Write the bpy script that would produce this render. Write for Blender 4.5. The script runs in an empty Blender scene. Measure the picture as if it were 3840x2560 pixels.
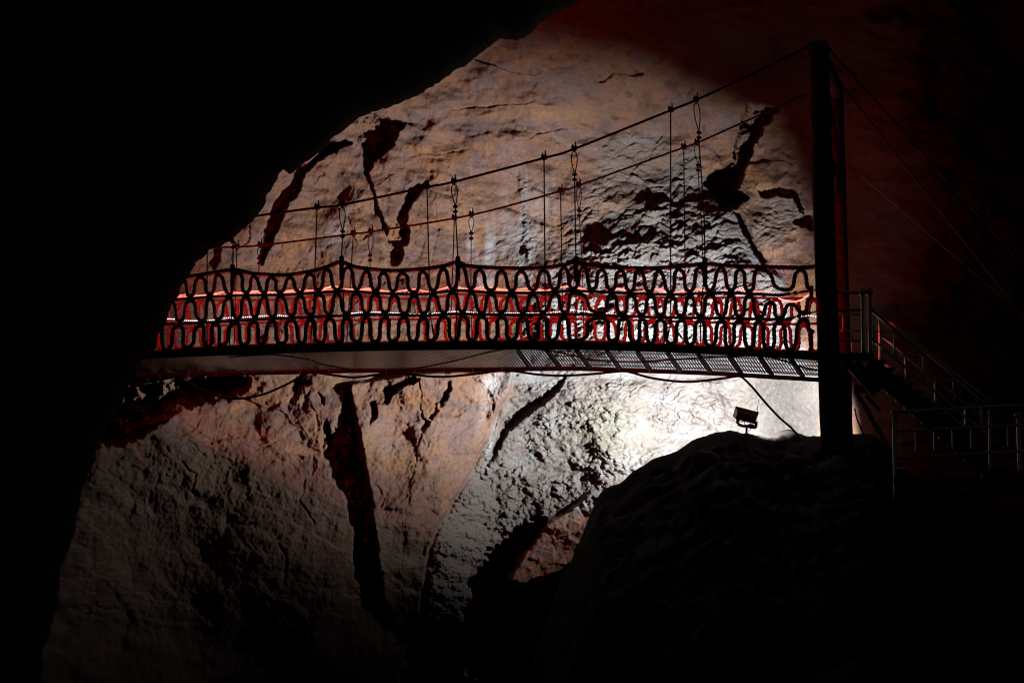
import bpy, math, random
import numpy as np
random.seed(7)
SC = bpy.context.scene
COL = SC.collection
rad = math.radians

# ------------------------------------------------------------------ camera
F = 5550.0                      # focal length in pixels of the 3840 x 2560 photograph
PITCH = math.atan(1078.0 / F)
CP, SP = math.cos(PITCH), math.sin(PITCH)
K = 3840.0 / 2352.0             # D pixels (2352 wide) to photo pixels

def ray(x, y):
    a = (np.asarray(x, float) - 1920.0) / F
    b = (1280.0 - np.asarray(y, float)) / F
    return a, CP - SP * b, SP + CP * b

def at_depth(x, y, Y):
    dx, dy, dz = ray(x, y)
    t = Y / dy
    return np.stack([dx * t, dy * t, dz * t], -1)

# bridge frame: a along the bridge (to the right), w across it (away from the viewer), z up
TH = math.atan(0.13)
O0 = np.array([0.0, 22.0, 0.0])
EA = np.array([math.cos(TH), -math.sin(TH), 0.0])
EW = np.array([math.sin(TH), math.cos(TH), 0.0])
def B(a, w, z):
    a, w, z = np.broadcast_arrays(np.asarray(a, float), np.asarray(w, float), np.asarray(z, float))
    return O0 + a[..., None] * EA + w[..., None] * EW + np.stack([a * 0, a * 0, z], -1)
def paz(x, y, w):
    """photo pixel -> (a, z) on the upright plane at offset w"""
    dx, dy, dz = ray(x, y)
    p0 = O0 + w * EW
    n = EW
    t = (p0 @ n) / (dx * n[0] + dy * n[1])
    P = np.stack([dx * t, dy * t, dz * t], -1)
    return (P - p0) @ EA, P[..., 2]
def on(x, y, w):
    a, z = paz(np.asarray(x, float), np.asarray(y, float), w)
    return B(a, w, z)

# ------------------------------------------------------------------ materials
def mat(name, col, rough=0.6, metal=0.0, noise=0.0, nscale=8.0, bump=0.0, bscale=40.0, emit=None, estr=0.0, col2=None):
    m = bpy.data.materials.new(name); m.use_nodes = True
    nt = m.node_tree; b = nt.nodes['Principled BSDF']
    b.inputs['Base Color'].default_value = (*col, 1); b.inputs['Roughness'].default_value = rough
    b.inputs['Metallic'].default_value = metal
    tc = nt.nodes.new('ShaderNodeTexCoord')
    if noise > 0 or col2:
        n = nt.nodes.new('ShaderNodeTexNoise'); n.inputs['Scale'].default_value = nscale; n.inputs['Detail'].default_value = 6
        nt.links.new(tc.outputs['Object'], n.inputs['Vector'])
        r = nt.nodes.new('ShaderNodeValToRGB')
        c2 = col2 or tuple(c * (1 - noise) for c in col)
        c1 = col if col2 else tuple(min(1, c * (1 + noise * .5)) for c in col)
        r.color_ramp.elements[0].position = .36; r.color_ramp.elements[1].position = .64
        r.color_ramp.elements[0].color = (*c2, 1); r.color_ramp.elements[1].color = (*c1, 1)
        nt.links.new(n.outputs['Fac'], r.inputs['Fac']); nt.links.new(r.outputs['Color'], b.inputs['Base Color'])
    if bump > 0:
        n = nt.nodes.new('ShaderNodeTexNoise'); n.inputs['Scale'].default_value = bscale; n.inputs['Detail'].default_value = 8
        nt.links.new(tc.outputs['Object'], n.inputs['Vector'])
        u = nt.nodes.new('ShaderNodeBump'); u.inputs['Strength'].default_value = bump; u.inputs['Distance'].default_value = .02
        nt.links.new(n.outputs['Fac'], u.inputs['Height']); nt.links.new(u.outputs['Normal'], b.inputs['Normal'])
    if emit:
        b.inputs['Emission Color'].default_value = (*emit, 1); b.inputs['Emission Strength'].default_value = estr
    return m

def rock_material(name, rough):
    m = bpy.data.materials.new(name); m.use_nodes = True
    nt = m.node_tree; N = nt.nodes; L = nt.links; b = N['Principled BSDF']
    at = N.new('ShaderNodeVertexColor'); at.layer_name = 'rock_colour'
    tc = N.new('ShaderNodeTexCoord')
    n1 = N.new('ShaderNodeTexNoise'); n1.inputs['Scale'].default_value = 14; n1.inputs['Detail'].default_value = 10; n1.inputs['Roughness'].default_value = .7
    L.new(tc.outputs['Object'], n1.inputs['Vector'])
    mr = N.new('ShaderNodeMapRange'); mr.inputs['From Min'].default_value = .3; mr.inputs['From Max'].default_value = .7
    mr.inputs['To Min'].default_value = .72; mr.inputs['To Max'].default_value = 1.22
    L.new(n1.outputs['Fac'], mr.inputs['Value'])
    mx = N.new('ShaderNodeMix'); mx.data_type = 'RGBA'; mx.blend_type = 'MULTIPLY'; mx.inputs['Factor'].default_value = 1
    L.new(at.outputs['Color'], mx.inputs[6]); L.new(mr.outputs['Result'], mx.inputs[7])
    L.new(mx.outputs[2], b.inputs['Base Color'])
    b.inputs['Roughness'].default_value = rough
    b.inputs['Specular IOR Level'].default_value = .18
    n2 = N.new('ShaderNodeTexNoise'); n2.inputs['Scale'].default_value = 45; n2.inputs['Detail'].default_value = 8; n2.inputs['Roughness'].default_value = .65
    L.new(tc.outputs['Object'], n2.inputs['Vector'])
    bu = N.new('ShaderNodeBump'); bu.inputs['Strength'].default_value = .85; bu.inputs['Distance'].default_value = .02
    L.new(n2.outputs['Fac'], bu.inputs['Height']); L.new(bu.outputs['Normal'], b.inputs['Normal'])
    # wet calcite (alpha channel of the colour layer) is glossier
    ro = N.new('ShaderNodeMapRange'); ro.inputs['To Min'].default_value = rough; ro.inputs['To Max'].default_value = .3
    L.new(at.outputs['Alpha'], ro.inputs['Value']); L.new(ro.outputs['Result'], b.inputs['Roughness'])
    return m

M_ROCK = rock_material('cave_limestone', .82)
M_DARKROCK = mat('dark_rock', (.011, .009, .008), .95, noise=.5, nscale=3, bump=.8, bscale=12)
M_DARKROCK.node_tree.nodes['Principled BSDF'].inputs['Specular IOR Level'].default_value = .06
M_ROPE = mat('hemp_rope', (.50, .36, .28), .9, noise=.4, nscale=60, bump=.4, bscale=150)
M_CABLE = mat('greased_wire_rope', (.055, .045, .042), .6, .15, noise=.4, nscale=30)
M_GALV = mat('galvanised_steel', (.45, .43, .42), .4, .8, noise=.4, nscale=30)
M_RUBBER = mat('black_rubber', (.02, .02, .02), .5, noise=.3)
M_HOSE = mat('grey_conduit', (.22, .19, .17), .6, noise=.3)
M_DECK = mat('red_brown_painted_steel', (.075, .034, .031), .55, .1, noise=.45, nscale=14, bump=.2, bscale=60)
M_FASCIA = mat('oxide_painted_fascia', (.10, .042, .04), .6, .1, noise=.5, nscale=12, bump=.2)
M_BEAM = mat('dark_painted_steel', (.03, .025, .025), .6, noise=.4, nscale=12, bump=.2)
M_CLIP = mat('zinc_clip', (.8, .8, .8), .4, .2, noise=.1)
M_POST = mat('weathered_timber', (.13, .085, .06), .9, noise=.6, nscale=9, bump=.9, bscale=25)
M_CHROME = mat('stainless_steel', (.55, .53, .52), .25, .95, noise=.1, nscale=20)
M_PLATE = mat('grey_checker_plate', (.16, .15, .15), .6, .3, noise=.3, nscale=20, bump=.3)
M_LAMP = mat('lamp_housing_paint', (.09, .045, .05), .45, .4, noise=.5, nscale=20)
M_GLASS = mat('lamp_glass', (.7, .75, .8), .15)
M_NET = mat('nylon_net', (.08, .085, .07), .8, noise=.3)
M_NETW = mat('pale_nylon_net', (.22, .2, .17), .8, noise=.3)
M_TAPE = mat('clear_led_sleeve', (.25, .2, .2), .35)
M_RED = mat('red_led', (.3, .02, .02), .4, emit=(1.0, .013, .0085), estr=105)
def one_sided(m):
    # tape whose diodes face the walkway; its sleeve only glows softly on the other side
    nt = m.node_tree; b = nt.nodes['Principled BSDF']; g = nt.nodes.new('ShaderNodeNewGeometry'); d = nt.nodes.new('ShaderNodeVectorMath'); d.operation = 'DOT_PRODUCT'
    d.inputs[1].default_value = (float(EW[0]), float(EW[1]), 0.0); nt.links.new(g.outputs['Normal'], d.inputs[0])
    mr = nt.nodes.new('ShaderNodeMapRange'); mr.inputs['From Min'].default_value = 0; mr.inputs['From Max'].default_value = .12; nt.links.new(d.outputs['Value'], mr.inputs['Value'])
    mx = nt.nodes.new('ShaderNodeMix'); mx.data_type = 'RGBA'; mx.inputs[6].default_value = (6.5, .66, .44, 1); mx.inputs[7].default_value = (82, 1.0, .75, 1)
    nt.links.new(mr.outputs['Result'], mx.inputs['Factor']); nt.links.new(mx.outputs[2], b.inputs['Emission Color']); b.inputs['Emission Strength'].default_value = 1
one_sided(M_RED)
M_WHITE = mat('white_led', (.5, .5, .55), .4, emit=(.80, .88, 1.0), estr=2.6)

# ------------------------------------------------------------------ mesh helpers
class MB:
    def __init__(s): s.v = []; s.f = []; s.n = 0
    def add(s, V, faces):
        V = np.asarray(V, float).reshape(-1, 3); o = s.n
        s.v.append(V); s.n += len(V)
        for f in faces: s.f.append([int(i) + o for i in f])
        return s
    def box8(s, P):
        """8 corners: bottom ring 0-3, top ring 4-7"""
        return s.add(P, [(3, 2, 1, 0), (4, 5, 6, 7), (0, 1, 5, 4), (1, 2, 6, 5), (2, 3, 7, 6), (3, 0, 4, 7)])
    def bbox(s, c, ax, ay, az):
        c = np.asarray(c, float); P = []
        for k in (-1, 1):
            for i, j in ((-1, -1), (1, -1), (1, 1), (-1, 1)): P.append(c + i * np.asarray(ax) + j * np.asarray(ay) + k * np.asarray(az))
        return s.box8(P)
    def beam(s, p0, p1, h, t, up=(0, 0, 1)):
        """rectangular bar from p0 to p1: h along up, t sideways (full sizes)"""
        p0 = np.asarray(p0, float); p1 = np.asarray(p1, float); d = p1 - p0; d /= np.linalg.norm(d)
        sd = np.cross(d, up); sd /= np.linalg.norm(sd); u = np.cross(sd, d)
        P = [q + i * sd * t / 2 + j * u * h / 2 for q in (p0, p1) for i, j in ((-1, -1), (1, -1), (1, 1), (-1, 1))]
        return s.box8(P)
    def tube(s, path, r, sides=8, strands=0, pitch=.1, amp=.14, caps=True):
        P = np.asarray(path, float); n = len(P)
        T = np.gradient(P, axis=0); T /= np.linalg.norm(T, axis=1)[:, None] + 1e-12
        ref = np.array([0, 0, 1.0]) if abs(T[0, 2]) < .9 else np.array([0, 1.0, 0])
        u = np.cross(T[0], ref); u /= np.linalg.norm(u); Us = [u]
        for i in range(1, n):
            u = Us[-1] - T[i] * (Us[-1] @ T[i]); u /= np.linalg.norm(u) + 1e-12; Us.append(u)
        U = np.array(Us); W = np.cross(T, U)
        r = np.broadcast_to(np.asarray(r, float), (n,))
        ph = np.arange(sides) * 2 * math.pi / sides
        if strands:
            L = np.concatenate([[0], np.cumsum(np.linalg.norm(np.diff(P, axis=0), axis=1))])
            mod = 1 + amp * np.cos(strands * ph[None] - 2 * math.pi * L[:, None] / pitch)
        else: mod = np.ones((n, sides))
        R = r[:, None] * mod
        V = P[:, None] + R[..., None] * (np.cos(ph)[None, :, None] * U[:, None] + np.sin(ph)[None, :, None] * W[:, None])
        fs = []
        for i in range(n - 1):
            for j in range(sides):
                k = (j + 1) % sides
                fs.append((i * sides + j, i * sides + k, (i + 1) * sides + k, (i + 1) * sides + j))
        if caps: fs += [tuple(range(sides))[::-1], tuple((n - 1) * sides + j for j in range(sides))]
        return s.add(V, fs)
    def ball(s, c, r, seg=12, rings=8, sq=(1, 1, 1)):
        c = np.asarray(c, float); V = [c + np.array([0, 0, -r * sq[2]])]
        for i in range(1, rings):
            t = -math.pi / 2 + math.pi * i / rings
            for j in range(seg):
                p = 2 * math.pi * j / seg
                V.append(c + r * np.array([math.cos(t) * math.cos(p) * sq[0], math.cos(t) * math.sin(p) * sq[1], math.sin(t) * sq[2]]))
        V.append(c + np.array([0, 0, r * sq[2]])); fs = []
        for j in range(seg):
            k = (j + 1) % seg
            fs.append((0, 1 + k, 1 + j))
            for i in range(rings - 2): fs.append((1 + i * seg + j, 1 + i * seg + k, 1 + (i + 1) * seg + k, 1 + (i + 1) * seg + j))
            fs.append((1 + (rings - 2) * seg + j, 1 + (rings - 2) * seg + k, len(V) - 1))
        return s.add(V, fs)
    def build(s, name, m, parent=None, smooth=True):
        V = np.concatenate(s.v)
        org = np.zeros(3)
        if parent is not None:
            org = np.array(parent.get('_org', (0, 0, 0)))
        else:
            org = np.array([V[:, 0].mean(), V[:, 1].mean(), V[:, 2].min()])
        me = bpy.data.meshes.new(name); me.from_pydata((V - org).tolist(), [], s.f); me.update()
        if smooth: me.polygons.foreach_set('use_smooth', [True] * len(me.polygons))
        me.materials.append(m)
        o = bpy.data.objects.new(name, me); COL.objects.link(o)
        if parent is not None: o.parent = parent; o['_org'] = org.tolist()
        else: o.location = org; o['_org'] = org.tolist()
        return o

def tag(o, label=None, cat=None, group=None, kind=None):
    if label: o['label'] = label
    if cat: o['category'] = cat
    if group: o['group'] = group
    if kind: o['kind'] = kind
    return o
def empty(name, loc, label, cat, group=None):
    o = bpy.data.objects.new(name, None); COL.objects.link(o); o.location = loc
    o.empty_display_size = .3; o['_org'] = [float(c) for c in loc]
    return tag(o, label, cat, group)

def resample(P, step):
    P = np.asarray(P, float); L = np.concatenate([[0], np.cumsum(np.linalg.norm(np.diff(P, axis=0), axis=1))])
    n = max(2, int(L[-1] / step) + 1); s = np.linspace(0, L[-1], n)
    return np.stack([np.interp(s, L, P[:, i]) for i in range(P.shape[1])], 1)
def spline(P, n=12):
    """Catmull-Rom through the points"""
    P = np.asarray(P, float); Q = np.vstack([2 * P[0] - P[1], P, 2 * P[-1] - P[-2]]); out = []
    for i in range(len(P) - 1):
        a, b, c, d = Q[i:i + 4]; t = np.linspace(0, 1, n, endpoint=False)[:, None]
        out.append(.5 * (2 * b + (c - a) * t + (2 * a - 5 * b + 4 * c - d) * t ** 2 + (3 * b - a - 3 * c + d) * t ** 3))
    return np.vstack(out + [P[-1:]])
def curve(pts):
    """smooth y(x) through the points"""
    S = spline(pts, 14)
    o = np.argsort(S[:, 0]); S = S[o]
    return lambda x: np.interp(x, S[:, 0], S[:, 1])

# ------------------------------------------------------------------ numpy noise
def _tab(seed): return np.random.RandomState(seed)
def perlin(x, y, seed):
    ang = _tab(seed).rand(256, 256) * 2 * math.pi; gx, gy = np.cos(ang), np.sin(ang)
    xi = np.floor(x).astype(int); yi = np.floor(y).astype(int); xf = x - xi; yf = y - yi
    u = xf * xf * xf * (xf * (xf * 6 - 15) + 10); v = yf * yf * yf * (yf * (yf * 6 - 15) + 10)
    def g(i, j): a, b = (xi + i) & 255, (yi + j) & 255; return gx[a, b] * (xf - i) + gy[a, b] * (yf - j)
    n0 = g(0, 0) * (1 - u) + g(1, 0) * u; n1 = g(0, 1) * (1 - u) + g(1, 1) * u
    return 1.5 * (n0 * (1 - v) + n1 * v)
def fbm(x, y, seed, octv=4, gain=.5):
    s = 0; a = 1; f = 1; t = 0
    for i in range(octv): s = s + a * perlin(x * f, y * f, seed + i); t += a; a *= gain; f *= 2.03
    return s / t
def ridged(x, y, seed, octv=4):
    s = 0; a = 1; f = 1; t = 0
    for i in range(octv): s = s + a * (1 - np.abs(perlin(x * f, y * f, seed + i)) * 1.6); t += a; a *= .5; f *= 2.1
    return s / t
def worley(x, y, seed):
    R = _tab(seed); jx, jy = R.rand(256, 256), R.rand(256, 256); ra, rb = R.rand(256, 256), R.rand(256, 256)
    xi = np.floor(x).astype(int); yi = np.floor(y).astype(int)
    f1 = np.full(x.shape, 9.0); f2 = np.full(x.shape, 9.0); A = np.zeros(x.shape); Bv = np.zeros(x.shape); DX = np.zeros(x.shape); DY = np.zeros(x.shape)
    for i in (-1, 0, 1):
        for j in (-1, 0, 1):
            a, b = (xi + i) & 255, (yi + j) & 255
            dx = x - (xi + i + jx[a, b]); dy = y - (yi + j + jy[a, b]); d = np.sqrt(dx * dx + dy * dy)
            m = d < f1
            f2 = np.where(m, f1, np.minimum(f2, d))
            f1 = np.where(m, d, f1); A = np.where(m, ra[a, b], A); Bv = np.where(m, rb[a, b], Bv); DX = np.where(m, dx, DX); DY = np.where(m, dy, DY)
    return f1, f2, A, Bv, DX, DY
def facets(x, y, seed, k=1.2):
    f1, f2, A, Bv, dx, dy = worley(x, y, seed)
    return (k * ((A - .5) * dx * 2 + (Bv - .5) * dy * 2) + (A + Bv - 1) * .30) * (.25 + .75 * sstep(0, .28, f2 - f1))
def sstep(a, b, x): t = np.clip((x - a) / (b - a), 0, 1); return t * t * (3 - 2 * t)
def sdf(U, V, poly):
    """signed distance, negative inside"""
    P = np.asarray(poly, float); n = len(P); d = np.full(U.shape, 1e9); ins = np.zeros(U.shape, bool)
    for i in range(n):
        a = P[i]; b = P[(i + 1) % n]; e = b - a; wx = U - a[0]; wy = V - a[1]
        t = np.clip((wx * e[0] + wy * e[1]) / (e @ e + 1e-9), 0, 1)
        d = np.minimum(d, (wx - e[0] * t) ** 2 + (wy - e[1] * t) ** 2)
        if a[1] != b[1]:
            c = ((a[1] > V) != (b[1] > V)) & (U < (b[0] - a[0]) * (V - a[1]) / (b[1] - a[1]) + a[0]); ins ^= c
    d = np.sqrt(d); return np.where(ins, -d, d)
def linedist(U, V, pts):
    d = np.full(U.shape, 1e9)
    for a, b in zip(pts[:-1], pts[1:]):
        a = np.asarray(a, float); e = np.asarray(b, float) - a; wx = U - a[0]; wy = V - a[1]
        t = np.clip((wx * e[0] + wy * e[1]) / (e @ e + 1e-9), 0, 1)
        d = np.minimum(d, (wx - e[0] * t) ** 2 + (wy - e[1] * t) ** 2)
    return np.sqrt(d)

# ------------------------------------------------------------------ the cave wall (D pixels, depth in metres)
def tps(ctrl, U, V):
    C = np.asarray(ctrl, float); p = C[:, :2] / 500.0; h = C[:, 2]; n = len(p)
    def phi(r2): return np.where(r2 > 0, .5 * r2 * np.log(r2 + 1e-12), 0)
    D = ((p[:, None] - p[None]) ** 2).sum(-1); A = np.zeros((n + 3, n + 3))
    A[:n, :n] = phi(D) + np.eye(n) * .02; A[:n, n] = 1; A[:n, n + 1:] = p; A[n, :n] = 1; A[n + 1:, :n] = p.T
    w = np.linalg.solve(A, np.concatenate([h, [0, 0, 0]]))
    u, v = U / 500.0, V / 500.0; out = w[n] + w[n + 1] * u + w[n + 2] * v
    for i in range(n): out = out + w[i] * phi((u - p[i, 0]) ** 2 + (v - p[i, 1]) ** 2)
    return out

CTRL = [  # x, y, depth
    (0, 0, 22), (0, 500, 21.5), (0, 1000, 23.4), (0, 1550, 25.4), (300, 300, 23.5), (300, 700, 23.8), (300, 1000, 24.7), (300, 1150, 25.5), (300, 1330, 26.2),
    (550, 500, 26.4), (550, 800, 26.4), (550, 1020, 26.2), (550, 1200, 26.4), (550, 1330, 26.7), (550, 1470, 27.9), (300, 1550, 26.9),
    (750, 350, 28.0), (750, 600, 28.2), (750, 900, 27.6), (750, 1200, 26.9), (750, 1350, 27.1), (750, 1490, 28.4),
    (1000, 200, 28.6), (1000, 400, 29.6), (1000, 650, 29.4), (1000, 900, 28.8), (1000, 1200, 28.5), (1000, 1350, 28.7), (1000, 1500, 30.4),
    (1200, 60, 28.2), (1250, 250, 30.0), (1250, 420, 30.6), (1250, 700, 30.2), (1180, 950, 29.9), (1150, 1150, 30.1), (1250, 1480, 30.0),
    (1450, 60, 27.8), (1500, 220, 30.3), (1500, 350, 31.5), (1480, 520, 31.0), (1480, 700, 30.0), (1480, 860, 29.6), (1380, 1000, 29.4), (1480, 1100, 29.2), (1480, 1450, 29),
    (1700, 100, 26.6), (1700, 240, 30.0), (1700, 420, 31.2), (1700, 600, 30.2), (1700, 850, 29.9), (1700, 1000, 29.8), (1700, 1400, 29),
    (1850, 250, 28.8), (1840, 450, 29.6), (1840, 700, 29.3), (1850, 1000, 29.0), (1950, 50, 24.4), (1910, 600, 28.2), (2010, 700, 25.3), (2010, 850, 26.2), (1990, 1000, 26.6), (2000, 300, 24.6), (2100, 1000, 25.3),
    (2300, 200, 23.5), (2300, 700, 24.2), (2300, 1000, 25.0), (2300, 1400, 25.2), (1000, -150, 26.0), (1500, -150, 25.0), (2000, -150, 22.5), (2450, -150, 21.5)]

PITS = [  # polygon, depth, edge width
    ([(760, 322), (805, 328), (775, 345), (718, 374), (692, 420), (654, 488), (624, 556), (604, 606), (592, 592), (600, 545), (622, 472), (642, 440), (682, 392), (712, 368), (742, 338)], .9, 4),
    ([(812, 278), (850, 258), (926, 286), (905, 330), (872, 360), (842, 392), (832, 350), (820, 312)], 1.2, 4),
    ([(893, 606), (884, 560), (905, 508), (925, 468), (940, 436), (978, 416), (945, 470), (930, 510), (936, 548), (914, 606)], .7, 6),
    ([(833, 388), (842, 388), (862, 450), (884, 520), (892, 556), (884, 552), (872, 510), (852, 450)], .3, 4),
    ([(795, 893), (804, 900), (815, 960), (828, 1010), (842, 1080), (850, 1140), (858, 1200), (868, 1290), (878, 1370), (908, 1425), (880, 1412), (850, 1392), (825, 1340), (814, 1280), (812, 1210), (800, 1160), (785, 1130), (765, 1100), (745, 1050), (737, 1010), (746, 985), (752, 962), (762, 990), (772, 985), (782, 940)], 1.9, 5),
    ([(864, 918), (880, 888), (935, 866), (965, 868), (930, 886), (905, 900), (885, 926), (868, 926)], .6, 4),
    ([(848, 922), (862, 920), (866, 950), (856, 968)], .35, 4),
    ([(556, 868), (602, 878), (590, 905), (572, 918), (556, 896)], .2, 6), ([(664, 874), (694, 872), (688, 910), (660, 938), (648, 930), (668, 905)], .22, 6),
    ([(610, 930), (640, 925), (620, 945), (600, 950)], .15, 6), ([(690, 925), (712, 900), (706, 935), (694, 945)], .15, 5),
    ([(240, 840), (500, 860), (560, 880), (520, 905), (455, 915), (400, 930), (372, 952), (335, 968), (318, 992), (270, 1010), (220, 1010)], 2.2, 24),
    ([(470, 570), (505, 560), (500, 600), (490, 620), (470, 610)], .5, 8),
    ([(1300, 866), (1230, 903), (1182, 932), (1150, 975), (1132, 1030), (1122, 1064), (1144, 1030), (1164, 992), (1198, 962), (1254, 918)], .45, 7),
    ([(1718, 236), (1772, 244), (1788, 250), (1748, 300), (1730, 345), (1708, 390), (1694, 432), (1720, 455), (1700, 470), (1660, 478), (1636, 445), (1620, 420), (1626, 402), (1652, 388), (1682, 372), (1692, 330), (1706, 280)], 1.6, 5),
    ([(1686, 486), (1700, 484), (1760, 600), (1752, 606)], .5, 4),
    ([(1740, 436), (1790, 428), (1838, 440), (1852, 480), (1872, 472), (1872, 530), (1826, 514), (1842, 492), (1825, 458), (1782, 448), (1750, 448)], .5, 6),
    ([(1080, 1345), (1122, 1275), (1160, 1232), (1212, 1204), (1246, 1196), (1200, 1262), (1168, 1330), (1165, 1352), (1200, 1352), (1270, 1325), (1330, 1290), (1420, 1250), (1500, 1640), (900, 1640), (940, 1500), (1000, 1455), (1060, 1430)], 3.5, 10),
    ([(338, 1122), (350, 1128), (352, 1150), (342, 1156)], .1, 5),
    ([(672, 1038), (700, 1048), (698, 1056), (676, 1046)], .15, 3), ([(730, 905), (742, 912), (744, 925), (736, 922)], .2, 3),
    ([(520, 1196), (590, 1204), (588, 1208), (520, 1202)], .08, 3), ([(1000, 925), (1016, 905), (1030, 880), (1032, 900), (1014, 930)], .18, 5), ([(960, 985), (978, 962), (985, 968), (968, 990)], .15, 5), ([(985, 955), (1005, 932), (1010, 940), (990, 962)], .12, 4),
    ([(720, 1050), (728, 1064), (716, 1092), (712, 1084)], .12, 4)]
CRACKS = [  # polyline, depth, half width
    ([(690, 860), (700, 900), (722, 940), (730, 985)], .07, 3), ([(965, 872), (968, 960), (962, 1020), (955, 1060)], .07, 2.5), ([(955, 1060), (930, 1180), (925, 1280)], .03, 2),
    ([(1080, 130), (1180, 165), (1230, 170)], .05, 2.5), ([(1040, 252), (1180, 238), (1230, 232)], .05, 2.5), ([(1180, 330), (1260, 300), (1320, 290)], .06, 3),
    ([(1370, 190), (1410, 172), (1470, 168)], .14, 5), ([(1590, 202), (1580, 214), (1576, 228)], .06, 2.5), ([(940, 360), (1010, 350), (1060, 345)], .05, 2.5),
    ([(1755, 905), (1800, 940), (1850, 985), (1880, 1000)], .03, 1.6), ([(1795, 935), (1812, 975), (1850, 1010)], .03, 1.6), ([(1640, 880), (1690, 860), (1735, 880), (1728, 940)], .03, 2),
    ([(540, 1020), (590, 1030), (640, 1010), (690, 1020)], .05, 2.5), ([(430, 980), (500, 1010), (560, 1000)], .05, 3), ([(420, 1060), (450, 1090), (440, 1130)], .07, 3),
    ([(600, 300 + 120), (660, 430), (720, 440)], .04, 2.5), ([(760, 470), (800, 500), (820, 560)], .05, 2.5), ([(1000, 470), (1010, 530), (990, 600)], .04, 2.5),
    ([(640, 1250), (660, 1290), (650, 1340)], .06, 3), ([(480, 1230), (500, 1260), (495, 1300)], .06, 3), ([(700, 1100), (690, 1150), (720, 1200)], .05, 2.5)]
LEDGES = [([(1000, 292), (1035, 277), (1118, 268), (1231, 246), (1300, 250)], .16, 30), ([(900, 300), (950, 288), (990, 300)], -.2, 30), ([(1144, 331), (1206, 323), (1265, 338), (1380, 342)], .14, 40),
    ([(1480, 262), (1536, 240), (1711, 237), (1800, 248)], .42, 60), ([(1010, 304), (1060, 300), (1140, 309)], -.12, 22), ([(1369, 194), (1410, 172), (1500, 166)], -.14, 30), ([(1180, 120), (1290, 150), (1400, 140)], .10, 40),
    ([(940, 400), (980, 386), (1020, 395), (1060, 420)], -.22, 40), ([(690, 395), (740, 380), (800, 395)], -.12, 25), ([(560, 560), (640, 540), (700, 560)], .08, 25), ([(1000, 200), (1080, 185), (1180, 205)], -.10, 30),
    ([(1720, 330), (1790, 345), (1860, 400)], -.2, 40), ([(1740, 420), (1800, 400), (1870, 420)], -.14, 30), ([(620, 960), (720, 1000), (790, 990)], -.10, 20), ([(400, 900), (480, 940), (560, 930)], -.16, 22), ([(430, 985), (520, 1010), (620, 1000)], -.12, 24), ([(760, 1170), (810, 1190), (850, 1180)], -.1, 20)]
DRAPERY = [(802, 880), (965, 855), (1180, 850), (1170, 900), (1160, 915), (1148, 930), (1136, 952), (1132, 985), (1112, 1020), (1090, 1062), (1062, 1112), (1030, 1165), (1002, 1215), (986, 1258), (976, 1310), (968, 1360), (962, 1420), (930, 1470), (906, 1430), (880, 1370), (868, 1290), (858, 1200), (850, 1140), (842, 1080), (828, 1010), (815, 960)]
FLOW_UP = [(1268, 606), (1330, 545), (1398, 488), (1446, 468), (1470, 430), (1512, 402), (1540, 372), (1566, 345), (1600, 335), (1622, 420), (1640, 450), (1690, 486), (1752, 604), (1800, 640), (1830, 760), (1890, 870), (1160, 880), (1200, 700)]
FLOW_MID = [(1340, 600), (1300, 540), (1345, 440), (1395, 320), (1450, 300), (1500, 300), (1545, 330), (1560, 350), (1500, 400), (1460, 440), (1440, 470), (1390, 490)]
FLOW_LOW = [(1180, 850), (1900, 850), (1880, 1010), (1700, 1030), (1400, 1200), (1330, 1160), (1240, 1200), (1160, 1230), (1080, 1340), (1060, 1440), (960, 1440), (986, 1258), (1062, 1112), (1132, 985), (1160, 915)]
FLOW_RIGHT = [(1690, 560), (1730, 500), (1800, 440), (1840, 470), (1850, 520), (1770, 560)]
WEDGE = [(1240, 1212), (1326, 1158), (1356, 1130), (1400, 1150), (1360, 1290), (1270, 1320), (1196, 1352), (1160, 1350), (1186, 1300), (1215, 1252)]
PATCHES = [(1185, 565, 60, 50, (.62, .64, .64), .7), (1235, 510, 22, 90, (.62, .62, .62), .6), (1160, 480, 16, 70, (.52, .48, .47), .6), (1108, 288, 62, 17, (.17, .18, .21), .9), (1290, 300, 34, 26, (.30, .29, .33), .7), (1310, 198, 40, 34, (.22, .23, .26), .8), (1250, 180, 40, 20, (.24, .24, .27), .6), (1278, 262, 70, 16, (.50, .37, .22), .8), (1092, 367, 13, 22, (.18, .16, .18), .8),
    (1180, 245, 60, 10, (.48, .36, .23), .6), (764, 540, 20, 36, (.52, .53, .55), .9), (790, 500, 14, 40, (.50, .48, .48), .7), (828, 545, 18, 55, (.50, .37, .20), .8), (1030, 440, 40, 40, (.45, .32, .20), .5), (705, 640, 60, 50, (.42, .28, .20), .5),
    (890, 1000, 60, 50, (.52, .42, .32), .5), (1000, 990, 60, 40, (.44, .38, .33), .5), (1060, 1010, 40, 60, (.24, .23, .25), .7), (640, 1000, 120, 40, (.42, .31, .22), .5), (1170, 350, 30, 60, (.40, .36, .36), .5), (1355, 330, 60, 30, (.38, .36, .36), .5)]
WHITE_SPOTS = [(1128, 885, 26, 42, .95), (1112, 935, 12, 40, .5), (1128, 1010, 7, 40, .9), (1330, 1162, 18, 12, .8), (1120, 1065, 6, 20, .6)]

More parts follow.
